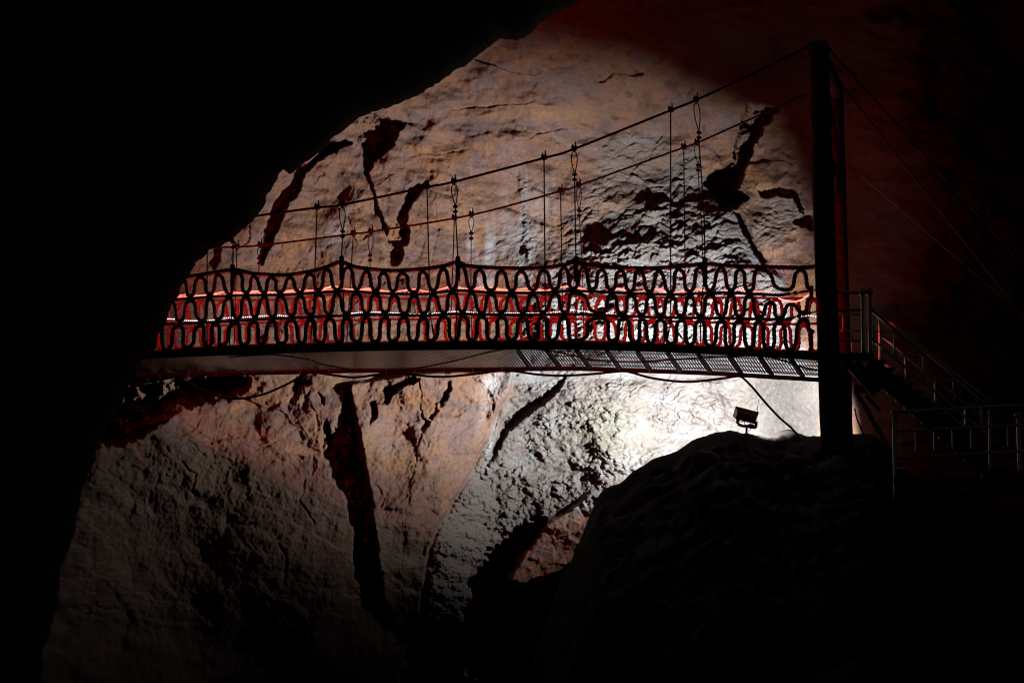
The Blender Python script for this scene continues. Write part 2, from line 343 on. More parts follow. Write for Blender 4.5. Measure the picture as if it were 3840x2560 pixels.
def build_wall():
    du = 1.55
    us = np.concatenate([np.arange(-160, 180, 8.), np.arange(180, 330, 2.5), np.arange(330, 1930, du), np.arange(1930, 2560, 5.)]); vs = np.concatenate([np.arange(-260, 0, 6.), np.arange(0, 1440, du), np.arange(1440, 1640, 5.)])
    U, V = np.meshgrid(us, vs)
    wx = 5 * fbm(U / 45, V / 45, 11, 4); wy = 5 * fbm(U / 45, V / 45, 21, 4)
    Uw = U + wx; Vw = V + wy
    cu = np.linspace(us[0], us[-1], 180); cv = np.linspace(vs[0], vs[-1], 130); CU, CV = np.meshgrid(cu, cv); T = tps(CTRL, CU, CV)
    tmp = np.array([np.interp(us, cu, row) for row in T]); base = np.array([np.interp(vs, cv, tmp[:, i]) for i in range(len(us))]).T
    def reg(poly, soft):  return 1 - sstep(-soft, soft, sdf(Uw, Vw, poly))
    drap = reg(DRAPERY, 5); drapt = reg(DRAPERY, 26); flow = reg(FLOW_UP, 9); mid = reg(FLOW_MID, 28); low = reg(FLOW_LOW, 12); fr = reg(FLOW_RIGHT, 20); wedge = reg(WEDGE, 6)
    H = np.zeros(U.shape)                                           # height towards the viewer, metres
    H += .28 * fbm(U / 120, V / 90, 35, 3) * sstep(1250, 1400, U) * sstep(290, 210, V)
    A0 = U * .95 + V * .2; B0 = V * .95 - U * .2
    # large forms
    H += .62 * (1 - .6 * sstep(950, 1080, V) * sstep(1000, 800, U)) * fbm(U / 330, V / 300, 31, 3) + (.13 + .09 * sstep(700, 560, V)) * fbm(A0 / 130, B0 / 70, 33, 3) * (1 - .7 * sstep(900, 1050, V) * sstep(1000, 800, U))
    smooth = np.clip(1 - np.maximum.reduce([flow, mid * .7, low * (1 - drap), fr * .6]), 0, 1)
    ceil = sstep(420, 220, V) * sstep(800, 1100, U)                 # the worn ceiling is smoother
    A = U * .94 + V * .34; Bq = -U * .34 + V * .94                    # bedding runs down to the right
    lam = 40 * fbm(U / 120, V / 120, 41, 3)
    chips = .05 * facets((A + lam) / 95, (Bq + lam) / 62, 51) + .022 * facets((Uw + lam) / 40, (Vw - lam) / 30, 52) + .009 * facets(Uw / 17, Vw / 13, 53)
    rough = .10 * facets((A + lam) / 190, (Bq - lam) / 120, 57) + .07 * fbm(U / 60, V / 60, 61, 4) + .003 * ridged(Uw / 26, Vw / 20, 71, 4) + .016 * fbm(U / 8, V / 8, 81, 3) + .02 * fbm((U + .3 * V) / 16, V / 34, 83, 3)
    calm = 1 - .45 * sstep(1080, 1250, V) * sstep(1000, 800, U)
    H += smooth * calm * (chips * (1.5 - .8 * ceil) + rough * (1 - .35 * ceil))
    # bedding ledges under the ceiling
    bed = (Vw + .10 * U + 45 * fbm(U / 240, V / 130, 91, 3)) / 62.0
    H += ceil * .10 * (np.abs((bed % 1.0) - .5) * 2) * sstep(-.2, .3, fbm(U / 160, V / 120, 95, 2))
    for pl, amp, fall in LEDGES:
        pl = np.asarray(pl, float); y0 = np.interp(U, pl[:, 0], pl[:, 1]); sd = (Vw + .5 * wx) - y0; e = sstep(pl[0, 0] - 25, pl[0, 0] + 30, U) * sstep(pl[-1, 0] + 25, pl[-1, 0] - 30, U)
        if amp > 0: H += e * amp * sstep(7, -7, sd) * np.exp(np.minimum(sd, 0) / fall)
        else: H += e * -.55 * amp * sstep(-9, 9, sd) * sstep(-.35, .2, fbm(U / 38, V / 38, 187, 2)) * np.exp(-np.maximum(sd, 0) / fall)
    # flowstone terraces above the bridge: each lip swells upward and breaks back sharply
    wv = 22 * fbm(U / 75, V / 75, 101, 3) + .22 * (U - 1500)
    def scales(sx, sy, seed, lift=.6, jit=.25):
        w2 = jit * sx * fbm(U / (sx * 1.3), V / (sx * 1.3), seed + 50, 2)
        f1, f2, ca, cb, dx, dy = worley((U + wx + w2) / sx, (V + wv + w2) / sy, seed)
        return np.sqrt(np.clip(1 - f1 * f1 * 1.05, 0, 1)) * (.35 + .95 * ca) * np.clip(1 - lift * dy, .2, 2)
    d0 = scales(54, 24, 110, .8); d1 = scales(20, 11, 111, .6); d2 = scales(10, 7, 112, .4); dome2 = d2
    t1 = (-(V + 1.5 * wv + 12 * np.abs(perlin(U / 30, V / 60, 104)) + 9 * fbm(U / 14, V / 14, 105, 2))) / 44.0
    lip = (t1 % 1.0); lip = np.where(lip < .86, lip / .86, (1 - lip) / .14)
    var = sstep(-.45, .35, fbm(U / 110, V / 70, 125, 2))
    topf = .35 + .65 * sstep(660, 560, V)
    fin = .25 + .75 * sstep(0, -70, sdf(Uw, Vw, FLOW_UP))
    H += flow * fin * (.08 + topf * (.085 * lip * var + .15 * d0 * (.35 + .65 * var)) + .135 * d1 + .055 * d2)
    H += (mid + fr) * (1 - flow) * (.05 + .05 * d0 + .045 * d1 + .032 * d2)
    # lower flowstone: knobbly, then popcorn towards the bottom left
    lo = low * (1 - drapt) * (1 - flow)
    pop = sstep(1010, 1130, V - .25 * (U - 1150))
    p1, p2, pa, pb, _, _ = worley(Uw / 8.5, Vw / 7.5, 131); q1, _, qa, _, _, _ = worley((U * .9 + V * .35) / 19, (V * .9 - U * .5) / 12.5, 141)
    k1 = np.sqrt(np.clip(1 - p1 * p1 * 1.15, 0, 1)) * (.4 + .8 * pa); k2 = np.sqrt(np.clip(1 - q1 * q1, 0, 1)) * (.4 + .8 * qa)
    fade = sstep(1740, 1640, U)                                      # plain rendered rock right of the lamp
    H += 1.45 * (.45 + .65 * sstep(-.35, .35, fbm(U / 95, V / 65, 146, 3))) * lo * fade * ((.035 + .03 * pop) * k1 + (.055 + .03 * pop) * k2 + .03 * d2 + .05 * d1 + .08 * fbm(U / 60, V / 36, 145, 5) + .10 * pop * fbm(U / 34, V / 44, 147, 5))
    H += lo * (1 - fade) * (.02 * dome2 + .05 * fbm(U / 26, V / 26, 148, 4) + .02 * fbm(U / 12, V / 12, 149, 3))
    # the drapery stands proud of the flowstone behind it
    xl = np.interp(V, [900, 960, 1010, 1080, 1140, 1200, 1290, 1370, 1430], [804, 815, 828, 842, 850, 858, 868, 880, 908])
    H += drap * (.24 + .22 * sstep(0, 190, U - xl)) * sstep(1480, 1360, V) + drap * .25 * (chips + rough) + drap * .05 * ridged((U * .8 + V * .5) / 60, (V - U * .4) / 220, 151, 4)
    H += wedge * (.55 + .05 * facets(Uw / 26, Vw / 22, 155))
    # vertical drip line
    dl = np.abs(Uw - (1208 + 6 * np.sin(V / 40)))
    drip = sstep(20, 0, dl) * sstep(360, 400, V) * sstep(640, 560, V)
    H += drip * (.05 * dome2 + .05 * k1)
    near = sstep(340, 40, np.abs(U - 1260)) * sstep(430, 520, V) * (1 - flow) * sstep(680, 600, V); H += near * (.03 * d1 + .02 * d2)
    for poly, dp, wd in PITS:
        P = np.asarray(poly); m = (U > P[:, 0].min() - 60) & (U < P[:, 0].max() + 60) & (V > P[:, 1].min() - 60) & (V < P[:, 1].max() + 60)
        t_ = np.clip((U[m] - P[:, 0].min()) / (P[:, 0].max() - P[:, 0].min()), 0, 1); tv = np.clip((V[m] - P[:, 1].min()) / (P[:, 1].max() - P[:, 1].min()), 0, 1)
        if dp == 3.5: wx_, wy_ = 24 * fbm(U[m] / 55, V[m] / 55, 191, 4), 24 * fbm(U[m] / 55, V[m] / 55, 195, 4)
        else: wx_ = wy_ = 0
        shape = 1.35 if dp == 3.5 else 1 if dp > 2 else (.55 + .45 * t_ if P[:, 0].max() < 1000 else 1) * ((.4 + .6 * tv) if dp > 1.8 else 1) * .85
        k = shape * sstep(wd, -wd, sdf(U[m] + wx_ + .9 * wx[m] + 6 * fbm(U[m] / 16, V[m] / 16, 161, 4) + 9 * fbm(U[m] / 46, V[m] / 46, 163, 3), V[m] + wy_ + .9 * wy[m] + 6 * fbm(U[m] / 16, V[m] / 16, 171, 4) + 9 * fbm(U[m] / 46, V[m] / 46, 173, 3), poly))
        H[m] -= k * (dp * (.8 + .5 * fbm(U[m] / 30, V[m] / 30, 181, 4)) + H[m] * .35)
    for pl, dp, wd in CRACKS:
        P = np.asarray(pl); m = (U > P[:, 0].min() - 40) & (U < P[:, 0].max() + 40) & (V > P[:, 1].min() - 40) & (V < P[:, 1].max() + 40)
        k = sstep(wd * 1.6, 0, linedist(U[m] + 2.0 * wx[m], V[m] + 2.0 * wy[m], pl)); H[m] -= k * dp * .6
    Y = base - H
    P = at_depth(U * K, V * K, Y)
    # ---------------- colour of the stone, with some light and shade painted in
    def c(*v): return np.array(v)[None, None]
    mixv = lambda a, b, k: a * (1 - k[..., None]) + b * k[..., None]
    n1 = fbm(U / 150, V / 110, 201, 4); n2 = fbm(U / 70, V / 50, 211, 4); n3 = fbm(U / 34, V / 30, 221, 4)
    C = mixv(c(.33, .235, .185) + 0 * U[..., None], c(.40, .285, .19), sstep(-.25, .35, n1))
    C = mixv(C, c(.33, .27, .265), sstep(.0, .45, n2)); C = mixv(C, c(.42, .25, .13), .75 * sstep(.08, .4, fbm(U / 105, V / 80, 233, 4))); C = mixv(C, c(.20, .185, .185), .7 * sstep(.18, .45, fbm(U / 75, V / 60, 237, 4)))
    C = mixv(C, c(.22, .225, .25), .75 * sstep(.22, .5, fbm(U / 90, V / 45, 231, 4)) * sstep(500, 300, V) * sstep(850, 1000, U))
    C = mixv(C, c(.50, .36, .22), .7 * sstep(.25, .55, fbm(U / 120, V / 45, 241, 3)))
    C = mixv(C, c(.15, .105, .08), .65 * sstep(.15, .5, n3))
    # lower wall: grey painted in where the deck shades off the red light
    shade_y = 1045 + .07 * (U - 550) + 40 * fbm(U / 120, V / 90, 251, 4)
    kk = sstep(-25, 45, V - shade_y) * sstep(1110, 960, U); C = mixv(C, c(.20, .165, .135) * (1 + .35 * n2[..., None]), (.8 * kk))
    band = np.exp(-((V - shade_y - 8) / 26) ** 2) * sstep(1000, 800, U) * sstep(-.2, .3, n2); C = mixv(C, c(.13, .135, .13), .55 * band)  # darker edge painted along that shade line
    fl = np.clip(np.maximum.reduce([flow, .6 * mid, low * (1 - reg(DRAPERY, 45)), .6 * fr]), 0, 1)
    FC = mixv(c(.40, .365, .34) + 0 * U[..., None], c(.50, .51, .51), sstep(-.1, .45, n2)); FC = mixv(FC, c(.36, .30, .25), sstep(.1, .5, n1) * .6)
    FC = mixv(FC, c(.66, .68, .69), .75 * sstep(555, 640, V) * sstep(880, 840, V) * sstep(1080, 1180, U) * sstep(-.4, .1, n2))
    oli = np.exp(-((U - 1380) / 90) ** 2 - ((V - 985) / 75) ** 2) * .8; FC = mixv(FC, c(.36, .35, .27), oli)
    FC = mixv(FC, c(.27, .235, .205), pop * .8)
    rb = sstep(1690, 1800, U) * sstep(840, 880, V); FC = mixv(FC, c(.21, .195, .18), rb)
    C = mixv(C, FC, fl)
    up = flow * sstep(600, 420, V); C = mixv(C, c(.36, .30, .26), up * .5)
    # pale calcite streaks running down the back wall
    st = sstep(.05, .45, fbm(U / 42, V / 420, 261, 3)) * sstep(330, 470, V) * sstep(700, 640, V) * sstep(1020, 1090, U) * sstep(1300, 1230, U)
    C = mixv(C, c(.74, .73, .73), .8 * st)
    Wt = np.zeros(U.shape)
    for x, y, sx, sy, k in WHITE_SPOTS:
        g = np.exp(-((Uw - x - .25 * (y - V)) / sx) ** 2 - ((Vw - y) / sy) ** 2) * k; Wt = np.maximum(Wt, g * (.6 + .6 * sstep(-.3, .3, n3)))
    Wt = np.clip(Wt, 0, 1); C = mixv(C, c(.74, .85, .88), Wt)  # white calcite spots, with their wet glints painted into the colour
    sp = sstep(.33, .6, fbm(U / 26, V / 18, 271, 3)) * flow * sstep(500, 620, V); C = mixv(C, c(.62, .70, .72), sp * .7)
    C = mixv(C, c(.10, .085, .075), drip * .35)
    C = mixv(C, c(.05, .04, .037), .75 * np.maximum(sstep(1900, 2150, U), sstep(1500, 1800, U + (250 - V) * .8) * sstep(260, 160, V)))  # unlit right wall and upper right ceiling: shade painted into the stone
    nm = np.clip(fl + .8 * st + .9 * np.exp(-((Uw - 1195) / 75) ** 2 - ((Vw - 560) / 60) ** 2), 0, 1)
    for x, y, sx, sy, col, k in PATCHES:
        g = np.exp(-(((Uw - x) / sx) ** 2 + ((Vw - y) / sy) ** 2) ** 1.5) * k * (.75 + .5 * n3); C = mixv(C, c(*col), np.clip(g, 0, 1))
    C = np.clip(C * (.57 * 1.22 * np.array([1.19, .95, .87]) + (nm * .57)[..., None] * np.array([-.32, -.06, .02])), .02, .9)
    # ---------------- split into the wall and the formations standing on it
    nu, nv = len(us), len(vs)
    lab = np.zeros((nv, nu), int)
    lab[(flow > .5) | (low > .5)] = 1; lab[drap > .5] = 2; lab[wedge > .5] = 3
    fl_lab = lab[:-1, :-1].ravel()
    I = np.arange(nu * nv).reshape(nv, nu)
    Q = np.stack([I[:-1, :-1], I[1:, :-1], I[1:, 1:], I[:-1, 1:]], -1).reshape(-1, 4)
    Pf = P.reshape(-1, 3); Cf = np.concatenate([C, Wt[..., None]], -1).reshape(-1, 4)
    info = [('cave_wall', None, None, 'structure'),
            ('flowstone_cascade', 'pale knobbly flowstone cascade glaring white beside the floodlight, spreading above and below the bridge', 'flowstone', None),
            ('rock_drapery', 'smooth tan rock curtain tapering downward under the bridge, right of the black cleft', 'rock', None),
            ('rock_wedge', 'small lit rock wedge low down between the dark mound and the black hollow', 'rock', None)]
    for k, (nm, lb, ct, kd) in enumerate(info):
        q = Q[fl_lab == k]; ids, inv = np.unique(q, return_inverse=True); q = inv.reshape(-1, 4)
        v = Pf[ids]; org = np.zeros(3) if k == 0 else np.array([v[:, 0].mean(), v[:, 1].mean(), v[:, 2].min()])
        me = bpy.data.meshes.new(nm); n = len(v); me.vertices.add(n); me.vertices.foreach_set('co', (v - org).ravel().astype(np.float32))
        me.loops.add(len(q) * 4); me.loops.foreach_set('vertex_index', q.ravel().astype(np.int32))
        me.polygons.add(len(q)); me.polygons.foreach_set('loop_start', (np.arange(len(q)) * 4).astype(np.int32))
        me.update(calc_edges=True); me.validate()
        me.polygons.foreach_set('use_smooth', np.ones(len(me.polygons), bool))
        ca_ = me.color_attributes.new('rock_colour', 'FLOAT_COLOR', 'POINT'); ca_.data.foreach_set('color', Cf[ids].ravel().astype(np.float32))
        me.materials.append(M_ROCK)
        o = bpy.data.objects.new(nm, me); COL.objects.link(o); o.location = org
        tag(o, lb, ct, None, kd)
build_wall()

# ------------------------------------------------------------------ dark rock in front
def grid_object(name, P, m, label=None, cat=None, kind=None, close=False):
    nv, nu = P.shape[:2]; I = np.arange(nu * nv).reshape(nv, nu)
    Q = np.stack([I[:-1, :-1], I[:-1, 1:], I[1:, 1:], I[1:, :-1]], -1).reshape(-1, 4).tolist()
    b = MB(); b.add(P.reshape(-1, 3), Q); return tag(b.build(name, m), label, cat, None, kind)

def overhang():
    # silhouette (D pixels) from the top of the frame down to its lower left corner
    S = [(1420, -120), (1385, -40), (1340, 0), (1300, 22), (1262, 40), (1240, 52), (1222, 75), (1200, 92), (1190, 95), (1172, 90), (1150, 93), (1120, 112), (1088, 132), (1068, 152), (1040, 165), (1010, 190), (975, 212), (930, 232), (880, 250), (850, 262), (828, 268), (800, 290), (776, 312), (758, 320), (756, 332), (730, 352), (712, 368),
         (695, 376), (680, 392), (664, 398), (656, 386), (648, 390), (640, 400), (630, 425), (612, 448), (606, 478), (590, 495), (582, 510), (560, 524), (545, 535), (535, 552), (505, 566), (480, 570), (472, 585), (448, 600), (446, 612), (428, 640), (412, 660), (396, 700), (378, 745), (362, 775), (350, 800), (330, 822), (318, 845), (300, 880), (285, 915), (262, 955), (236, 1000), (214, 1060), (186, 1130), (172, 1220), (140, 1310), (128, 1400), (100, 1500), (80, 1660)]
    S = np.array(S, float) * K; S = resample(S, 9)
    n = len(S); jit = np.stack([fbm(np.arange(n) / 7., np.arange(n) * 0 + .5, 301, 3), fbm(np.arange(n) / 7., np.arange(n) * 0 + 7.5, 311, 3)], 1) * 9 + np.stack([fbm(np.arange(n) / 2.2, np.arange(n) * 0 + .5, 305, 3), fbm(np.arange(n) / 2.2, np.arange(n) * 0 + 7.5, 315, 3)], 1) * 9; S = S + jit
    out = np.stack([np.linspace(600, -2600, n), np.linspace(-2400, 1700, n)], 1)
    ts = np.concatenate([np.linspace(-1, 0, 26), np.linspace(0, 1, 46)[1:]])
    P = np.zeros((len(ts), n, 3))
    for i, t in enumerate(ts):
        k = abs(t) ** 1.2
        px = S * (1 - k) + out * k
        if t >= 0: Y = 18.5 - 7.5 * math.sqrt(min(1, t * 1.0)) * (1 - .3 * t)
        else: Y = 18.5 + 2.6 * math.sqrt(-t)
        Y = Y + .5 * min(1, abs(t) * 6) * fbm(px[:, 0] / 260, px[:, 1] / 260, 321 + (t < 0) * 7, 5) + .25 * min(1, abs(t) * 9) * facets(px[:, 0] / 110, px[:, 1] / 90, 325)
        P[i] = at_depth(px[:, 0], px[:, 1], Y)
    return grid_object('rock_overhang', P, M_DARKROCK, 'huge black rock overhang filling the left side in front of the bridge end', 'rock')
overhang()

CREST = curve([(1990, 2480), (2060, 2300), (2098, 2180), (2139, 2105), (2172, 2030), (2200, 1962), (2228, 1890), (2255, 1845), (2290, 1824), (2330, 1806), (2380, 1765), (2450, 1722), (2500, 1704), (2540, 1690), (2600, 1650), (2680, 1624), (2740, 1612), (2800, 1624), (2860, 1632), (2885, 1632), (2920, 1616), (2960, 1610), (3010, 1630), (3080, 1632), (3200, 1626), (3290, 1640), (3400, 1760), (3550, 1880), (3840, 1980), (4300, 2040)])
CRY = curve([(1990, 25.2), (2500, 25.5), (2790, 25.75), (2890, 26.3), (2960, 26.5), (3100, 25.2), (3300, 24.6), (4300, 24)])
def mound():
    xs = np.concatenate([np.arange(1990, 3100, 6.), np.arange(3100, 4300, 16.)])
    n = len(xs); cy = CREST(xs) + 8 * fbm(xs / 45, xs * 0 + .3, 341, 4); Yc = CRY(xs)
    Pc = at_depth(xs, cy, Yc); zc = Pc[:, 2]; xr = Pc[:, 0] / Yc
    js = np.concatenate([np.linspace(0, 1, 70) ** .6, 1 + np.linspace(0, 1, 30)[1:] ** 1.5]); P = np.zeros((len(js), n, 3))
    for i, j in enumerate(js):
        if j <= 1: Y = 6 + (Yc - 6) * j; drop = .10 * (Yc - Y) + .35 * (1 - np.exp(-((Yc - Y) / .8)))*(1-j); z = zc * Y / Yc - drop
        else: Y = Yc + 4.2 * (j - 1); z = zc - .33 * (Y - Yc) - .3 * (1 - np.exp(-(Y - Yc) / .25)) - .9 * np.maximum(0, Y - Yc - 2.3) ** 1.2 * 1.5
        X = xr * Y
        nz = .30 * fbm(X / 1.3, Y / 1.3, 351, 5) + .16 * facets(X / .8, Y / .8, 355) + .05 * facets(X / .25, Y / .25, 356) + .06 * fbm(X * 4, Y * 4, 361, 3); e = np.minimum(1, np.abs(Yc - Y) / 1.2) * (1 if j <= 1 else .3)
        z = z + (nz - .2) * e
        P[i] = np.stack([X, Y, z], -1)
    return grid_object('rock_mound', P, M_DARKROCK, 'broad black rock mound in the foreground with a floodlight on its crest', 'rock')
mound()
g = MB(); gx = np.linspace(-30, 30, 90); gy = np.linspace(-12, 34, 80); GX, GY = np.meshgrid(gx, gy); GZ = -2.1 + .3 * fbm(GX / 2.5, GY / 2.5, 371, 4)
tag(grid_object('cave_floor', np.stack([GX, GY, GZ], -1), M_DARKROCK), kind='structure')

# ------------------------------------------------------------------ suspension bridge
W = 1.5
ZW = W
base_pt = on(3110, 1640, .75)
BR = empty('suspension_bridge', base_pt.tolist(), 'rope and steel suspension bridge strung with looped rope railings across the cave', 'bridge')

c_top = curve([(300, 1075), (560, 1052), (715, 1036), (872, 1013), (950, 1026), (1075, 1031), (1180, 1014), (1240, 996), (1280, 982), (1330, 1000), (1400, 1010), (1489, 1015), (1600, 1007), (1670, 996), (1717, 983), (1760, 998), (1902, 1006), (2040, 1004), (2110, 994), (2159, 984), (2220, 998), (2413, 1006), (2540, 1000), (2644, 990), (2750, 998), (2880, 1001), (3000, 1004), (3072, 998)])
c_um = curve([(300, 1150), (659, 1123), (868, 1108), (1080, 1104), (1280, 1093), (1455, 1100), (1590, 1102), (1717, 1089), (1838, 1097), (2000, 1098), (2159, 1091), (2330, 1098), (2515, 1104), (2710, 1097), (2923, 1107)])
c_lm = curve([(300, 1238), (621, 1215), (783, 1208), (995, 1196), (1280, 1183), (1455, 1179), (1580, 1183), (1717, 1177), (1923, 1180), (2159, 1178), (2455, 1189), (2710, 1193), (2944, 1198)])
c_bt = curve([(300, 1345), (583, 1320), (868, 1302), (1280, 1291), (1717, 1285), (2159, 1284), (2515, 1297), (2838, 1315), (3080, 1326)])
c_bb = curve([(300, 1362), (536, 1345), (868, 1330), (1280, 1317), (1717, 1310), (2159, 1310), (2515, 1320), (2838, 1336), (3080, 1351)])
c_far = curve([(250, 1432), (489, 1417), (740, 1410), (1080, 1402), (1378, 1396), (1717, 1393), (2136, 1389), (2315, 1394), (2659, 1406), (2880, 1419), (3090, 1432)])

def line_on(cv, x0, x1, w, step=12):
    xs = np.arange(x0, x1 + step, step); return on(xs, cv(xs), w)
X0, X1 = 330, 3075

# deck: near edge at w = 0, far edge at w = W
xs = np.linspace(200, 3110, 120)
an, zn = paz(xs, c_bb(xs), 0.0); af, zf = paz(xs, c_far(xs), W)
zN = lambda a: np.interp(a, an, zn); zF = lambda a: np.interp(a, af, zf)
a_left = paz(np.array(330.), np.array(1350.), 0.0)[0]; a_right = paz(np.array(3085.), np.array(1350.), 0.)[0]
NP = 25; pan = np.linspace(a_left, a_right, NP + 1); PL = pan[1] - pan[0]
fan = lambda a, w: a + (a + .71) * .055 * w / W
rnd = random.Random(3)
for i in range(NP):
    m = MB(); a0, a1 = pan[i], pan[i + 1]; ns = 11; pitch = (a1 - a0) / ns
    dz = rnd.uniform(-.004, .004)
    for k in range(ns):
        ac = a0 + (k + .5) * pitch; sw = pitch * (.67 if i > NP * .62 else .74)
        z0 = zN(ac) + .012 + dz; z1 = zF(ac) + .055 + dz
        q = []
        for zz in (0, .003):
            for (aa, ww) in ((ac - sw / 2, .05), (ac + sw / 2, .05), (ac + sw / 2, W - .02), (ac - sw / 2, W - .02)):
                q.append(B(fan(aa, ww), ww, z0 + (z1 - z0) * ww / W + zz))
        m.box8(q)
    for wf in (.2, .55, .9, 1.25) if i > NP * .62 else ():          # cross straps under the slats
        zc0 = zN(a0) + (zF(a0) - zN(a0) + .043) * wf / W + .004; zc1 = zN(a1) + (zF(a1) - zN(a1) + .043) * wf / W + .004
        m.beam(B(fan(a0, wf), wf, zc0), B(fan(a1, wf), wf, zc1), .008, .035 if i > NP * .62 else .03)
    d = m.build('deck_panel', M_DECK, BR, False)
# panel joists
for i in range(int(NP * .62), NP + 1):
    a = pan[i]
    m = MB(); m.beam(B(a, .03, zN(a) - .012), B(fan(a, W), W - .02, zF(a) + .022), .045, .05 if i > NP * .62 else .018); m.build('deck_joist', M_DECK, BR, False)
# edge beams
def prism_strip(pts_top, pts_bot, th):
    """plate between two polylines, thickened along w"""
    m = MB(); n = len(pts_top)
    V = np.concatenate([pts_top, pts_bot, pts_bot + EW * th, pts_top + EW * th])
    fs = []
    for i in range(n - 1):
        for a, b in ((0, 1), (1, 2), (2, 3), (3, 0)): fs.append((a * n + i, b * n + i, b * n + i + 1, a * n + i + 1))
    fs += [(0, n, 2 * n, 3 * n), (n - 1, 4 * n - 1, 3 * n - 1, 2 * n - 1)]
    return m.add(V, fs)
bx = np.linspace(X0, 3080, 60)
prism_strip(on(bx, c_bt(bx) - 5, 0), on(bx, c_bb(bx), 0), .05).build('edge_beam', M_BEAM, BR, False)
fx = np.linspace(300, 3092, 60)
prism_strip(on(fx, c_far(fx) - 16, W), on(fx, c_far(fx), W), .04).build('edge_beam', M_FASCIA, BR, False)
for i in range(1, NP):
    a = pan[i]; z = zF(a); m = MB(); m.bbox(B(fan(a, W), W - .012, z + .018), EA * .011, EW * .010, np.array([0, 0, .034])); m.build('clip', M_CLIP, BR, False)

# rope nodes, read off the railing nearest the viewer
A1 = [400 + v / 2.351 for v in (190, 380, 570, 735, 915, 1080, 1235, 1385, 1530, 1700, 1870, 2030)]
A2 = [1200 + v / 2.351 for v in (325, 490, 650, 835, 1000, 1170, 1332, 1507, 1690, 1880, 2075, 2235)]
A3 = [2200 + v / 2.351 for v in (45, 215, 385, 560, 737, 908, 1082, 1273, 1437)]
NA = A1 + A2 + [x for x in A3 if x > A2[-1] + 40]
B1 = [400 + v / 2.351 for v in (290, 470, 645, 840, 980, 1145, 1305, 1460, 1635, 1795, 1965, 2110)]
B2 = [1200 + v / 2.351 for v in (247, 412, 578, 743, 915, 1090, 1262, 1428, 1602, 1787, 1968, 2160)]
B3 = [2200 + v / 2.351 for v in (140, 320, 492, 648, 840, 1000, 1195, 1345, 1520, 1705, 1910)]
NB = B1 + B2 + [x for x in B3 if x > B2[-1] + 40]
T1 = [400 + v / 2.351 for v in (300, 490, 680, 830, 985, 1160, 1300, 1450, 1612, 1790, 1945)] 
T2 = [1200 + v / 2.351 for v in (255, 410, 560, 722, 905, 1090, 1245, 1400, 1600, 1768, 1965, 2150)]
T3 = [2200 + v / 2.351 for v in (-20, 135, 300, 460, 632, 815, 1000, 1185, 1350, 1512, 1667, 1892)]
NT = T1 + T2 + [x for x in T3 if x > T2[-1] + 40]
G1 = [400 + v / 2.351 for v in (380, 515, 700, 880, 1002, 1205, 1360, 1530, 1720, 1880)]
G2 = [1200 + v / 2.351 for v in (178, 322, 480, 640, 820, 982, 1190, 1342, 1520, 1692, 1880, 2050, 2225)]
G3 = [2200 + v / 2.351 for v in (65, 242, 440, 562, 742, 908, 1090, 1252, 1438, 1602, 1792, 1962)]
NG = G1 + G2 + [x for x in G3 if x > G2[-1] + 40]

def serp(nodes, k, w, rn, step=.016):
    """one rope looping between the nodes (photo pixels), upright legs and round ends"""
    out = []
    for (x0, y0), (x1, y1) in zip(nodes[:-1], nodes[1:]):
        s = np.linspace(0, 1, 22, endpoint=False); kk = k + rn.uniform(-.045, .045)
        x1 += rn.uniform(-2, 2); x = x0 + (x1 - x0) * (s + kk * np.sin(2 * math.pi * s)); y = y0 + (y1 - y0) * (1 - np.cos(math.pi * s)) / 2
        out.append(np.stack([x, y], 1))
    out.append(np.array([nodes[-1]])); out = np.vstack(out)
    ww = w + .02 * np.sin(np.arange(len(out)) * .21)
    a, z = paz(out[:, 0], out[:, 1], w)
    return resample(B(a, ww, z), step)
def zigzag(top, bot, ytop, ybot):
    n = sorted([(x, 0) for x in top] + [(x, 1) for x in bot]); nodes = []
    for x, k in n:
        if nodes and nodes[-1][2] == k: continue
        nodes.append((x, (ybot if k else ytop)(x), k))
    return [(x, y) for x, y, k in nodes]
rr = random.Random(5)
RR = .0300
wN = -.02
rows = [zigzag(NT, NA, lambda x: c_top(x) + 12, lambda x: c_um(x) - 9), zigzag(NA, NB, lambda x: c_um(x) + 8, lambda x: c_lm(x) - 9), zigzag(NB, NG, lambda x: c_lm(x) + 9, lambda x: c_bt(x) - 8)]
# right-hand end, where the loops open out beside the tower
rows[0] = [p for p in rows[0] if p[0] < 2920] + [(2953, 1087), (3006, 1013), (3040, 1090)]
rows[1] = [p for p in rows[1] if p[0] < 2850] + [(2847, c_lm(2847) - 9), (2890, 1136), (2923, c_lm(2923) - 7), (2966, 1140), (3012, 1172), (3041, 1120), (3042, 1075)]
rows[2] = rows[2] + [(3030, 1280)] if rows[2][-1][0] < 3000 else rows[2]
rows[2] = [p for p in rows[2] if p[0] < 2985] + [(3012, c_lm(3012) - 2), (3050, 1240), (3034, 1312)]
for nodes, k in zip(rows, (.125, .125, .17)):
    MB().tube(serp(nodes, k, wN, rr), RR, 10, 3, .075).build('looped_rope', M_ROPE, BR)
for cv, r, x1 in ((c_top, .033, 3066), (c_um, .0235, 2925), (c_lm, .0235, 2945)):
    P = line_on(cv, X0, x1, 0.0, 8)
    MB().tube(resample(P, .016), r, 10, 3, .07).build('rail_rope', M_ROPE, BR)
m = MB(); m.tube(resample(line_on(lambda x: c_bt(x) - 3, X0, 3075, -.01, 10), .02), .014, 8, 3, .05); m.build('rail_rope', M_ROPE, BR)
